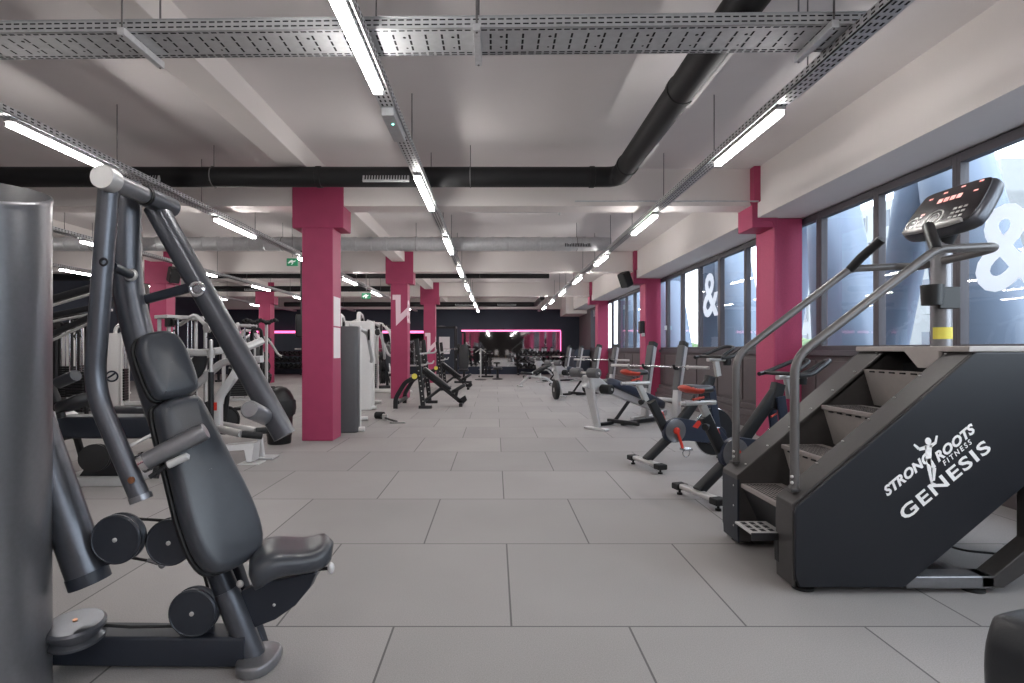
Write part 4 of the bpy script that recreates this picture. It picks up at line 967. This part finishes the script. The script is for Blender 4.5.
# ================================================================ SELECTORIZED MACHINES
def stack_machine(loc, rz, label, shroud='grey_shroud', h=1.5, group='weight stack machines left of the aisle', logo=False, arm='silver_paint'):
    t = thing('weight_stack_machine', label, 'gym machine', (0, 0, 0), 0, group)
    p = lambda n, mb, k, par=None, **a: P(n, mb, k, par or t, world=False, **a)
    # tower at x<0, seat toward +x
    s = p('tower', MB().pad(rrect(.34, .56, .06, 3), (-.42, 0, h/2), (1, 0, 0), (0, 1, 0), h, .02), shroud, smooth=40)
    p('tower_edge', MB().rtube([(-.245, -.27, .02), (-.245, -.27, h+.02)], .045, .05, (0, 1, 0), .015), 'white_paint')
    p('tower_edge', MB().rtube([(-.245, .27, .02), (-.245, .27, h+.02)], .045, .05, (0, 1, 0), .015), 'white_paint')
    if logo:
        m = MB().torus((-.40, -.285, h*.42), (0, 1, 0), .10, .016, 28, 6).tube([(-.47, -.287, h*.40), (-.40, -.287, h*.43), (-.33, -.287, h*.47)], .018, 8)
        p('emblem', m, 'blue_navy', s)
    p('top_frame', MB().rtube(fillet([(-.42, 0, h-.05), (-.40, 0, h+.17), (.10, 0, h+.14), (.34, 0, h-.15), (.40, 0, .95)], .14, 6), .07, .08, (0, 1, 0), .03), 'white_paint')
    for x, z in ((-.22, h+.10), (.12, h+.07)):
        pl = p('pulley', MB().lathe((x, -.03, z), (0, 1, 0), [(0, 0), (.07, 0), (.07, .01), (.058, .02), (.058, .03), (.07, .04), (.07, .05), (0, .05)], 24), 'black_plastic')
        p('hub', MB().lathe((x, -.035, z), (0, -1, 0), [(.014, 0), (.014, .008), (0, .01)], 12), 'alu', pl)
    p('base', MB().rtube([(-.55, 0, .05), (.75, 0, .05)], .10, .08, (0, 0, 1), .02), 'white_paint')
    p('base_foot', MB().rtube([(.74, -.34, .04), (.74, .34, .04)], .09, .06, (0, 0, 1), .02), 'white_paint')
    p('base_foot', MB().rtube([(-.5, -.36, .04), (-.5, .36, .04)], .09, .06, (0, 0, 1), .02), 'white_paint')
    p('seat_column', MB().rtube([(.38, 0, .06), (.36, 0, .46)], .10, .09, (0, 1, 0), .03), 'white_paint')
    p('seat_pad', MB().pad(smooth2([(-.20, -.17), (.20, -.14), (.20, .14), (-.20, .17)], 2), (.48, 0, .50), (1, 0, .08), (0, 1, 0), .08, .03), 'leather_dark', smooth=60)
    p('back_pad', MB().pad(smooth2([(-.36, -.15), (.30, -.17), (.36, -.1), (.36, .1), (.30, .17), (-.36, .15)], 2), (.22, 0, .92), (-.14, 0, 1), (0, -1, 0), .08, .03), 'leather_dark', smooth=60)
    p('back_column', MB().rtube([(.34, 0, .40), (.10, 0, 1.32)], .08, .08, (0, 1, 0), .02), 'white_paint')
    for s_ in (-1, 1):
        a = p('lever_arm', MB().rtube(fillet([(.06, s_*.10, h+.04), (.16, s_*.36, h-.05), (.50, s_*.42, 1.02), (.66, s_*.40, .98)], .1, 5), .055, .055, (0, 1, 0), .02), arm)
        p('grip', MB().lathe((.60, s_*.40, .985), (1, 0, -.05), [(0, 0), (.022, 0), (.024, .14), (0, .145)], 14), 'rubber', a)
        p('arm_disc', MB().lathe((.16, s_*.37, h-.1), (0, s_, 0), [(0, 0), (.085, 0), (.085, .03), (0, .035)], 24), 'black_plastic', a)
    for s_ in (-1, 1): p('guide_rod', MB().cyl((-.23, s_*.08, .1), (-.23, s_*.08, h), .012), 'chrome')
    st = MB()
    for k in range(12): st.box(-.30, -.215, -.16, .16, .12+.055*k, .165+.055*k)
    p('weight_stack', st, 'black_metal')
    t.location = loc; t.rotation_euler = (0, 0, rz); return t
S = stack_machine((-2.30, 8.35, 0), rad(100), 'weight stack machine with dark tower directly behind the nearest pillar')
S2 = stack_machine((-2.72, 11.3, 0), rad(96), 'weight stack machine with white tower left of the second aisle pillar', 'white_paint', 1.72)
S3 = stack_machine((-7.45, 11.6, 0), rad(20), 'weight stack machine with white tower and dark round emblem at the far left', 'white_paint', 1.5, logo=True)
S4 = dup(S2, (-3.1, 15.0, 0), rad(-20), 'weight stack machine with white tower between the second and third aisle pillars')
S5 = dup(S, (-6.3, 14.4, 0), rad(-30), 'weight stack machine with dark tower, far left beyond the cable machine')
S6 = dup(S2, (-10.2, 14.0, 0), rad(10), 'weight stack machine with white tower, furthest to the left')
t = thing('foot_rest_attachment', 'small black and chrome attachment lying on the floor by the second pillar', 'attachment', (-1.75, 9.0, 0))
P('bar', MB().cyl((-1.93, 9.35, .045), (-1.55, 8.75, .035), .016), 'black_metal', t)
P('pad', MB().lathe((-2.02, 9.4, .06), (1, -.3, 0), [(0, 0), (.055, 0), (.06, .01), (.06, .15), (0, .16)], 18), 'rubber', t)
P('clip', MB().box(-1.86, -1.78, 9.15, 9.25, .0, .10).cyl((-1.66, 8.75, .02), (-1.42, 8.75, .02), .014), 'alu', t)
# ================================================================ CABLE CROSSOVER / PULLEY TOWERS
def cable_tower(loc, rz, label, m='silver_paint', h=2.1):
    t = thing('cable_tower', label, 'gym machine', (0, 0, 0), 0, 'cable towers at the left')
    p = lambda n, mb, k, par=None, **a: P(n, mb, k, par or t, world=False, **a)
    for x in (-.32, .32):
        for y in (-.14, .14): p('post', MB().rtube([(x, y, 0), (x, y, h)], .05, .05, (0, 1, 0), .01), m)
    p('top_plate', MB().box(-.38, .38, -.19, .19, h-.06, h), m, bevel=.01)
    p('base_plate', MB().box(-.42, .42, -.26, .26, 0, .06), m, bevel=.01)
    for x in (-.12, .12):
        for y in (-.06, .06): p('guide_rod', MB().cyl((x, y, .06), (x, y, h-.06), .011), 'chrome')
    st = MB()
    for k in range(14): st.box(-.18, .18, -.09, .09, .10+.05*k, .142+.05*k)
    p('weight_stack', st, 'black_metal')
    for x in (-.32, .32):
        c = p('carriage', MB().box(x-.05, x+.05, -.24, -.10, 1.55, 1.70), 'black_plastic', bevel=.01)
        p('pulley', MB().lathe((x-.02, -.26, 1.62), (1, 0, 0), [(0, 0), (.055, 0), (.055, .01), (.045, .02), (.055, .03), (.055, .04), (0, .04)], 20), 'black_plastic', c)
        p('handle', MB().tube([(x, -.30, 1.5), (x-.07, -.30, 1.38), (x+.07, -.30, 1.38), (x, -.30, 1.5)], .012, 8), 'rubber', c)
    p('pulldown_arm', MB().rtube(fillet([(0, .10, h-.15), (0, -.35, h+.02), (0, -.70, h-.20)], .1), .06, .06, (1, 0, 0), .02), m)
    p('arm_pulley', MB().lathe((-.03, -.70, h-.22), (1, 0, 0), [(0, 0), (.08, 0), (.08, .012), (.066, .024), (.066, .036), (.08, .048), (.08, .06), (0, .06)], 24), 'alu')
    t.location = loc; t.rotation_euler = (0, 0, rz); return t
C1 = cable_tower((-5.4, 9.6, 0), rad(60), 'silver cable tower with chrome guide rods left of the waste bin', h=1.75)
C2 = dup(C1, (-5.9, 12.8, 0), rad(20), 'silver cable tower in front of the far left row pillar')
C3 = cable_tower((-8.3, 9.9, 0), rad(20), 'black cable tower with chrome rods behind the hanging press arm', 'black_metal', 1.78)
C4 = dup(C3, (-7.2, 9.6, 0), rad(-12), 'black cable tower nearest the round emblem machine')
C5 = dup(C3, (-9.6, 12.5, 0), rad(0), 'black cable tower at the far left under the thick duct')
# ================================================================ SILVER ROW MACHINE
def row_machine():
    t = thing('chest_row_machine', 'silver plate loaded row machine standing left of the waste bin', 'gym machine', (-2.9, 5.9, 0))
    d = 5.95
    def R(path, w, m='silver_paint', nm='frame_tube', dd=0, fr=.08): return P(nm, MB().rtube(fillet([W(x, y, d+dd+e) for x, y, e in path], fr), w, w, (0, 1, 0), .018), m, t)
    R([(218, 428, 0), (218, 398, 0), (236, 374, 0), (246, 350, .1)], .085, nm='front_post')
    R([(186, 395, .3), (208, 375, .3), (222, 362, .3), (262, 359, .2)], .075, nm='rear_post')
    R([(176, 351, .05), (203, 353, .0), (224, 350, 0), (240, 350, .1)], .075, nm='upper_arm')
    R([(240, 350, .1), (262, 341, .35)], .075, nm='cross_arm')
    R([(178, 360, .5), (203, 361, .5), (216, 350, .5)], .06, nm='far_arm')
    P('load_post', MB().cyl(W(211, 432, d-.05), W(211, 372, d-.05), .028, n=16), 'black_metal', t)
    P('load_sleeve', MB().lathe(W(211, 372, d-.05), (0, 0, 1), [(.02, 0), (.02, .34), (0, .35)], 14).cyl(W(211, 358, d-.05), W(211, 350, d-.05), .035, .045), 'alu', t)
    P('rear_strut', MB().cyl(W(224, 424, d+.5), W(231, 368, d+.4), .026, n=14), 'black_metal', t)
    P('base_tube', MB().cyl(W(216, 428, d), W(242, 434, d-.25), .040, n=16), 'alu', t)
    P('base_tube', MB().cyl(W(217, 424, d+.25), W(256, 431, d+.1), .040, n=16), 'alu', t)
    for a, b in (((216, 427, d), (197, 441, d-.1)),): P('base_rail', MB().rtube([W(*a), W(*b)], .06, .05, (0, 0, 1), .01), 'silver_paint', t)
    P('grip', MB().cyl(W(242, 434, d-.25), W(262, 436, d-.15), .036, n=16), 'rubber', t)
    P('grip', MB().cyl(W(256, 431, d+.1), W(272, 430, d+.15), .036, n=16), 'rubber', t)
    P('footplate', MB().prism([W(221, 446, d-.3), W(254, 443, d-.25), W(252, 462, d-.25), W(246, 462, d-.27), W(244, 450, d-.3), W(221, 452, d-.3)], (0, .16, 0)), 'silver_paint', t, bevel=.006)
    P('foot', MB().obox((W(252, 463, 5.75)-V((0, 0, .0))), (.22, .20, .02)), 'silver_paint', t, bevel=.006)
    P('foot', MB().obox(V((W(264, 458, 5.95).x, 6.0, .012)), (.22, .20, .02)), 'silver_paint', t, bevel=.006)
    P('rear_leg', MB().rtube([W(260, 438, 5.98), W(262, 458, 5.98)], .06, .05, (0, 1, 0), .01), 'silver_paint', t)
    for i, (px, py, dd, r) in enumerate(((212, 415, .5, .17), (224, 420, .62, .17), (200, 418, .55, .16))):
        c = W(px, py, d+dd); c.z = max(c.z, r+.01)
        P('weight_plate', MB().lathe(c, (.75, -1, .1), [(.02, 0), (r*.95, 0), (r, .01), (r, .04), (r*.9, .045), (r*.85, .03), (.02, .03)], 28), 'rubber', t)
    P('chest_pad', MB().pad(smooth2([(-.09, -.2), (.09, -.2), (.09, .2), (-.09, .2)], 2), W(198, 365, d+.3), (1, .4, 0), (.35, 0, .9), .07, .028), 'leather_dark', t, smooth=60)
    P('sticker', MB().box(W(216, 405, d).x, W(219, 405, d).x, d-.047, d-.044, W(0, 410, d).z, W(0, 402, d).z), 'red', t)
row_machine()
# ================================================================ BLACK BENCH, FOAM ROLLER, LEVER MACHINE BEHIND THE CHEST PRESS
t = thing('flat_bench', 'long low black bench behind the hanging press arm', 'weight bench', (-3.6, 5.2, 0))
P('pad', MB().pad(smooth2([(-.72, -.15), (.72, -.15), (.72, .15), (-.72, .15)], 2), (-3.52, 5.2, .46), (1, 0, 0), (0, 1, 0), .20, .03), 'black_satin', t, smooth=50)
P('end_roll', MB().lathe((-4.12, 5.03, .46), (0, 1, 0), [(0, 0), (.12, 0), (.135, .015), (.135, .33), (.12, .345), (0, .345)], 30), 'silver_paint', t, smooth=50)
for x in (-4.0, -3.05): P('leg', MB().rtube(fillet([(x, 4.98, .02), (x, 5.1, .36), (x, 5.3, .36), (x, 5.42, .02)], .05), .05, .05, (1, 0, 0), .01), 'black_metal', t)
t = thing('floor_pulley_unit', 'low pulley unit with a black wheel on the floor under the bench', 'gym machine', (-3.55, 4.9, 0))
P('platform', MB().box(-3.75, -3.15, 4.75, 5.15, 0, .08), 'silver_paint', t, bevel=.01)
P('wheel', MB().lathe((-3.38, 4.72, .26), (.25, -1, .1), [(0, 0), (.115, 0), (.115, .02), (.10, .03), (.10, .05), (.115, .06), (.115, .08), (0, .085)], 30), 'black_plastic', t)
P('bracket', MB().prism([(-3.6, 4.8, .08), (-3.1, 4.8, .08), (-3.3, 4.8, .34), (-3.42, 4.8, .34)], (0, .04, 0)), 'black_metal', t, bevel=.005)
P('guide_rod', MB().cyl((-3.3, 4.75, .26), (-3.05, 4.95, .42), .016), 'alu', t)
t = thing('foam_roller', 'grey foam roller lying on the floor behind the low bench', 'foam roller', (-6.3, 9.6, .1))
P('roll', MB().lathe((-6.55, 9.55, .10), (1, .12, 0), [(.05, 0), (.092, 0), (.10, .01), (.10, .60), (.092, .61), (.05, .61)], 26), 'leather', t, smooth=45)
P('inner_tube', MB().lathe((-6.55, 9.55, .10), (1, .12, 0), [(.05, .004), (.048, .004), (.048, .60), (.05, .60)], 26), 'alu', t)
t = thing('lever_machine', 'black lever machine with long sloping arms behind the tall tower', 'gym machine', (-4.3, 4.9, 0))
P('post', MB().rtube([(-4.55, 4.9, 0), (-4.55, 4.9, 1.75)], .12, .12, (0, 1, 0), .02), 'black_metal', t)
P('base', MB().rtube([(-4.6, 4.6, .04), (-4.6, 5.3, .04)], .12, .08, (0, 0, 1), .02), 'black_metal', t)
for a, b, w in (((40, 303, 4.7), (118, 280, 4.7), .065), ((40, 318, 5.2), (112, 304, 5.2), .06), ((44, 338, 5.0), (92, 316, 5.0), .055)):
    r = P('lever_arm', MB().rtube([W(*a), W(*b)], w, w*.9, (0, 0, 1), .02), 'black_metal', t)
    P('edge_strip', MB().cyl(W(a[0], a[1]+6, a[2]-.05), W(b[0], b[1]+6, b[2]-.05), .012), 'alu', r)
P('thigh_roller', MB().lathe(W(58, 383, 4.8), (1, -.3, .35), [(0, 0), (.045, 0), (.05, .01), (.05, .22), (0, .23)], 20), 'leather', t, smooth=45)
P('thigh_post', MB().rtube(fillet([W(48, 380, 4.9), W(57, 400, 4.9), W(62, 418, 4.9)], .05), .06, .06, (0, 1, 0), .02), 'black_metal', t)
P('seat_pad', MB().pad(smooth2([(-.17, -.15), (.17, -.15), (.17, .15), (-.17, .15)], 2), W(78, 402, 4.95), (1, 0, .4), (0, 1, 0), .09, .035), 'leather_dark', t, smooth=60)
P('link_tube', MB().rtube([W(150, 291, 3.6), W(200, 287, 3.8)], .04, .04, (0, 0, 1), .01), 'black_metal', t) if 0 else None
# ================================================================ FAR AREA: RACKS, DUMBBELLS, BENCHES
def power_rack(loc, rz, label, m='black_metal', h=2.1):
    t = thing('power_rack', label, 'power rack', (0, 0, 0), 0, 'power racks')
    p = lambda n, mb, k, par=None, **a: P(n, mb, k, par or t, world=False, **a)
    for x in (-.55, .55):
        for y in (-.4, .4):
            u = p('post', MB().rtube([(x, y, 0), (x, y, h)], .07, .07, (0, 1, 0), .008), m)
        p('foot', MB().rtube([(x, -.55, .04), (x, .55, .04)], .08, .07, (0, 0, 1), .01), m)
        p('top_rail', MB().rtube([(x, -.4, h-.04), (x, .4, h-.04)], .07, .07, (0, 0, 1), .01), m)
        p('safety_bar', MB().rtube([(x, -.4, .75), (x, .4, .75)], .05, .06, (0, 0, 1), .01), 'alu')
        p('hook', MB().rtube(fillet([(x, -.43, 1.15), (x, -.52, 1.15), (x, -.54, 1.22)], .02), .04, .03, (0, 0, 1), .006), 'alu')
    for y in (-.4, .4): p('crossbar', MB().rtube([(-.55, y, h-.04), (.55, y, h-.04)], .07, .06, (0, 0, 1), .01), m)
    p('pull_up_bar', MB().tube(fillet([(-.55, -.2, h-.05), (0, -.2, h+.0), (.55, -.2, h-.05)], .1), .018, 10), 'chrome')
    t.location = loc; t.rotation_euler = (0, 0, rz); return t
PR = power_rack((-2.15, 22.6, 0), 0, 'black power rack at the far end of the aisle, left of the mirror')
dup(PR, (-4.3, 21.8, 0), 0, 'black power rack behind the third aisle pillar')
dup(PR, (-6.2, 20.6, 0), rad(0), 'black power rack between the two far pillars')
dup(PR, (-9.3, 20.2, 0), rad(-6), 'black power rack far left, beyond the third pillar of its row')
for i, (x, y, lab) in enumerate(((-2.15, 22.11, 'loaded barbell on the rack left of the mirror'), (-4.3, 21.31, 'loaded barbell on the rack behind the third aisle pillar'), (-6.2, 20.11, 'loaded barbell on the rack between the far pillars'))):
    barbell((x-1.05, y, 1.182), (x+1.05, y, 1.182), lab, 'barbells on the far racks', plates=(.22, .20))
# black upright pad machine at far end
t = thing('preacher_bench', 'tall black padded bench standing at the far end left of the mirror', 'weight bench', (-1.05, 19.6, 0))
P('back_pad', MB().pad(smooth2([(-.19, -.52), (.19, -.52), (.17, .2), (.12, .42), (-.12, .42), (-.17, .2)], 2), (-1.1, 19.6, .93), (1, 0, 0), (0, .12, 1), .10, .04), 'leather_dark', t, smooth=60)
P('frame_post', MB().rtube([(-1.1, 19.72, .03), (-1.1, 19.70, 1.0)], .08, .08, (0, 1, 0), .01), 'black_metal', t)
P('base', MB().rtube([(-1.1, 19.1, .04), (-1.1, 19.9, .04)], .08, .08, (0, 0, 1), .01), 'black_metal', t)
P('base_foot', MB().rtube([(-1.4, 19.15, .04), (-.8, 19.15, .04)], .08, .07, (0, 0, 1), .01), 'black_metal', t)
P('seat_pad', MB().pad(smooth2([(-.18, -.16), (.18, -.16), (.18, .16), (-.18, .16)], 2), (-1.1, 19.4, .44), (1, 0, 0), (0, 1, 0), .08, .03), 'leather_dark', t, smooth=60)
# slim storage trees and stand near mirror
def plate_tree(loc, rz, label):
    t = thing('plate_tree', label, 'plate rack', (0, 0, 0), 0, 'plate trees')
    p = lambda n, mb, k, par=None, **a: P(n, mb, k, par or t, world=False, **a)
    p('post', MB().rtube([(0, 0, 0), (0, 0, 1.15)], .08, .08, (0, 1, 0), .01), 'black_metal')
    p('base', MB().obox((0, 0, .03), (.62, .5, .06)), 'black_metal', bevel=.015)
    for s in (-1, 1):
        for z, r in ((.32, .20), (.66, .16), (.98, .12)):
            pg = p('peg', MB().cyl((s*.04, 0, z), (s*.30, 0, z), .02), 'chrome')
            for k in range(3): p('plate', MB().lathe((s*(.07+.055*k), 0, z), (s, 0, 0), [(.022, 0), (r*.95, 0), (r, .008), (r, .035), (r*.9, .04), (r*.85, .028), (.022, .028)], 24), 'rubber', pg)
    t.location = loc; t.rotation_euler = (0, 0, rz); return t
PT = plate_tree((-.38, 23.4, 0), 0, 'black plate tree in front of the left end of the mirror')
dup(PT, (-3.3, 17.0, 0), rad(20), 'black plate tree between the second and third aisle pillars')
dup(PT, (-7.0, 16.6, 0), rad(-20), 'black plate tree among the far left machines')
# dumbbell racks
def dumbbell_mesh(r=.065, L=.30):
    m = MB().cyl((-L/2+.10, 0, 0), (L/2-.10, 0, 0), .016, n=10)
    h = MB()
    for s in (-1, 1): h.lathe((s*L/2, 0, 0), (-s, 0, 0), [(0, 0), (r*.8, 0), (r, .015), (r, .085), (r*.8, .10), (0, .10)], 14)
    return m, h
dm, dh = dumbbell_mesh()
ME_DM, ME_DH = mesh_of('dumbbell_handle', dm, 'chrome'), mesh_of('dumbbell_head', dh, 'rubber')
def dumbbell_rack(loc, rz, label, n=9, short='first'):
    t = thing('dumbbell_rack', label, 'dumbbell rack', (0, 0, 0), 0, 'dumbbell racks at the far wall')
    p = lambda n_, mb, k, par=None, **a: P(n_, mb, k, par or t, world=False, **a)
    for x in (-1.05, 1.05):
        p('side_frame', MB().rtube(fillet([(x, -.28, .02), (x, .22, .05), (x, .16, 1.0)], .05), .06, .08, (1, 0, 0), .01), 'black_metal')
    zs = ((.32, -.12), (.62, -.02), (.90, .08))
    for z, y in zs:
        p('shelf', MB().obox((0, y, z), (2.1, .30, .035), Rx(rad(14))), 'black_metal', bevel=.006)
    t.location = loc; t.rotation_euler = (0, 0, rz)
    M = Matrix.Translation(loc) @ Matrix.Rotation(rz, 4, 'Z')
    for j, (z, y) in enumerate(zs):
        for i in range(n):
            o = bpy.data.objects.new('dumbbell', None); COL.objects.link(o)
            o.location = M @ V((-.92+i*1.84/(n-1), y, z+.089)); o.rotation_euler = (Rz(rz) @ Rx(rad(14)) @ Rz(pi/2)).to_euler()
            o['label'] = 'black dumbbell on the %s shelf of %s' % (('bottom', 'middle', 'top')[j], short); o['category'] = 'dumbbell'; o['group'] = 'dumbbells on the %s shelf of %s' % (('bottom', 'middle', 'top')[j], short)
            for nm, me in (('handle', ME_DM), ('weight_heads', ME_DH)):
                c = bpy.data.objects.new(nm, me); COL.objects.link(c); c.parent = o
dumbbell_rack((2.1, 25.3, 0), 0, 'black dumbbell rack in front of the mirror by the windows', 9, 'the rack before the mirror')
dumbbell_rack((-5.3, 25.3, 0), 0, 'black dumbbell rack at the far wall behind the aisle pillars', 9, 'the rack behind the aisle pillars')
dumbbell_rack((-9.8, 25.3, 0), 0, 'black dumbbell rack at the far left end of the far wall', 9, 'the far left rack')
# slim kettlebell stand in front of the mirror
t = thing('accessory_stand', 'slim chrome accessory stand in front of the mirror', 'stand', (-.55, 21.2, 0))
P('post', MB().cyl((-.55, 21.2, 0), (-.55, 21.2, 1.2), .03), 'alu', t)
P('base', MB().lathe((-.55, 21.2, 0), (0, 0, 1), [(0, 0), (.22, 0), (.22, .02), (.05, .05), (0, .05)], 24), 'black_metal', t)
P('arm', MB().tube([(-.75, 21.2, 1.05), (-.55, 21.2, 1.2), (-.35, 21.2, 1.05)], .015, 8), 'alu', t)
t = thing('low_stool', 'low black pedestal stool on the floor before the mirror', 'stool', (.1, 21.6, 0))
P('seat', MB().lathe((.1, 21.6, .38), (0, 0, 1), [(0, 0), (.17, 0), (.19, .02), (.19, .06), (.16, .09), (0, .10)], 24), 'leather_dark', t, smooth=50)
P('pedestal', MB().lathe((.1, 21.6, 0), (0, 0, 1), [(0, 0), (.2, 0), (.2, .03), (.05, .06), (.04, .38), (0, .38)], 24), 'black_metal', t)
# far right: low cabinet by the window corner
t = thing('storage_cabinet', 'dark low cabinet in the far right corner by the windows', 'cabinet', (3.55, 23.5, 0))
P('body', MB().box(3.25, 3.88, 22.6, 24.4, .04, 1.15), 'navy_wall', t, bevel=.01)
for y in (22.65, 23.52): P('door', MB().box(3.235, 3.25, y, y+.84, .08, 1.1), 'navy_wall', t, bevel=.004)
P('plinth', MB().box(3.28, 3.88, 22.62, 24.38, 0, .04), 'black_metal', t)
# white double rope / chain frame left of pillar
t = thing('rope_frame', 'black arched frame hung with thick ropes between the two pillar rows', 'rope trainer', (-4.6, 11.0, 0))
for dx in (-.09, .09): P('frame_post', MB().rtube([(-4.72+dx, 11.0, 0), (-4.72+dx, 11.0, 1.55)], .05, .05, (0, 1, 0), .01), 'black_metal', t)
P('frame_top', MB().rtube(fillet([(-4.84, 11, 1.35), (-4.80, 11, 1.58), (-4.64, 11, 1.58), (-4.60, 11, 1.35)], .06), .05, .05, (0, 1, 0), .01), 'black_metal', t)
P('base', MB().obox((-4.72, 11.0, .03), (.6, .7, .06)), 'black_metal', t, bevel=.01)
rp = MB()
for k in range(12): rp.ell((-4.95+.055*k, 10.95, 1.72+.03*sin(k*1.3)), (.045, .045, .04), n=10, m=6)
P('rope_coil', rp, 'rubber', t)
P('rope_bar', MB().cyl((-5.0, 11, 1.72), (-4.3, 11, 1.74), .02), 'black_metal', t)
P('bar_post', MB().rtube([(-4.55, 11.05, 0), (-4.55, 11.05, 1.74)], .05, .05, (0, 1, 0), .01), 'silver_paint', t)
# punch bag shaped black unit near pillar at left of bin
t = thing('hanging_speaker', 'black loudspeaker hanging just left of the nearest pillar', 'speaker', (-4.3, 12.7, 1.9))
P('cabinet', MB().pad(rrect(.22, .55, .05), (-4.52, 12.9, 1.72), (1, .4, 0), (0, 0, 1), .22, .03), 'black_plastic', t)
P('bracket', MB().cyl((-4.52, 12.95, 1.95), (-4.52, 12.95, 3.5), .02), 'black_metal', t)
# rear side of the room, seen only in the mirror: reception chairs and counter
def chair(loc, label):
    t = thing('tub_chair', label, 'chair', (0, 0, 0), 0, 'white chairs at the entrance')
    p = lambda n, mb, k, **a: P(n, mb, k, t, world=False, **a)
    p('seat', MB().pad(smooth2([(-.25, -.25), (.25, -.25), (.25, .25), (-.25, .25)], 2), (0, 0, .45), (1, 0, 0), (0, 1, 0), .10, .04), 'white_paint')
    p('backrest', MB().pad(smooth2([(-.26, -.3), (.26, -.3), (.22, .3), (-.22, .3)], 2), (0, -.24, .78), (1, 0, 0), (0, -.15, 1), .07, .03), 'white_paint')
    for x in (-.2, .2):
        for y in (-.2, .2): p('leg', MB().cyl((x, y, .42), (x*1.15, y*1.15, 0), .018, .012, 10), 'wood')
    t.location = loc; return t
chh = chair((.2, -20.5, 0), 'white chair at the entrance wall, the one nearer the aisle centre')
dup(chh, (1.6, -20.5, 0), 0, 'white chair at the entrance wall, the one nearer the windows')
t = thing('bumper_plate', 'thick black bumper plate standing on edge before the second decline bench', 'weight plate', (1.42, 13.0, .23))
P('rubber_disc', MB().lathe((1.38, 13.0, .226), (1, .15, 0), [(.03, 0), (.20, 0), (.225, .015), (.225, .085), (.20, .10), (.12, .09), (.10, .10), (.03, .10)], 36), 'rubber', t)
P('steel_hub', MB().lathe((1.378, 13.0, .226), (1, .15, 0), [(.026, 0), (.05, 0), (.05, .104), (.026, .104)], 24), 'alu', t)
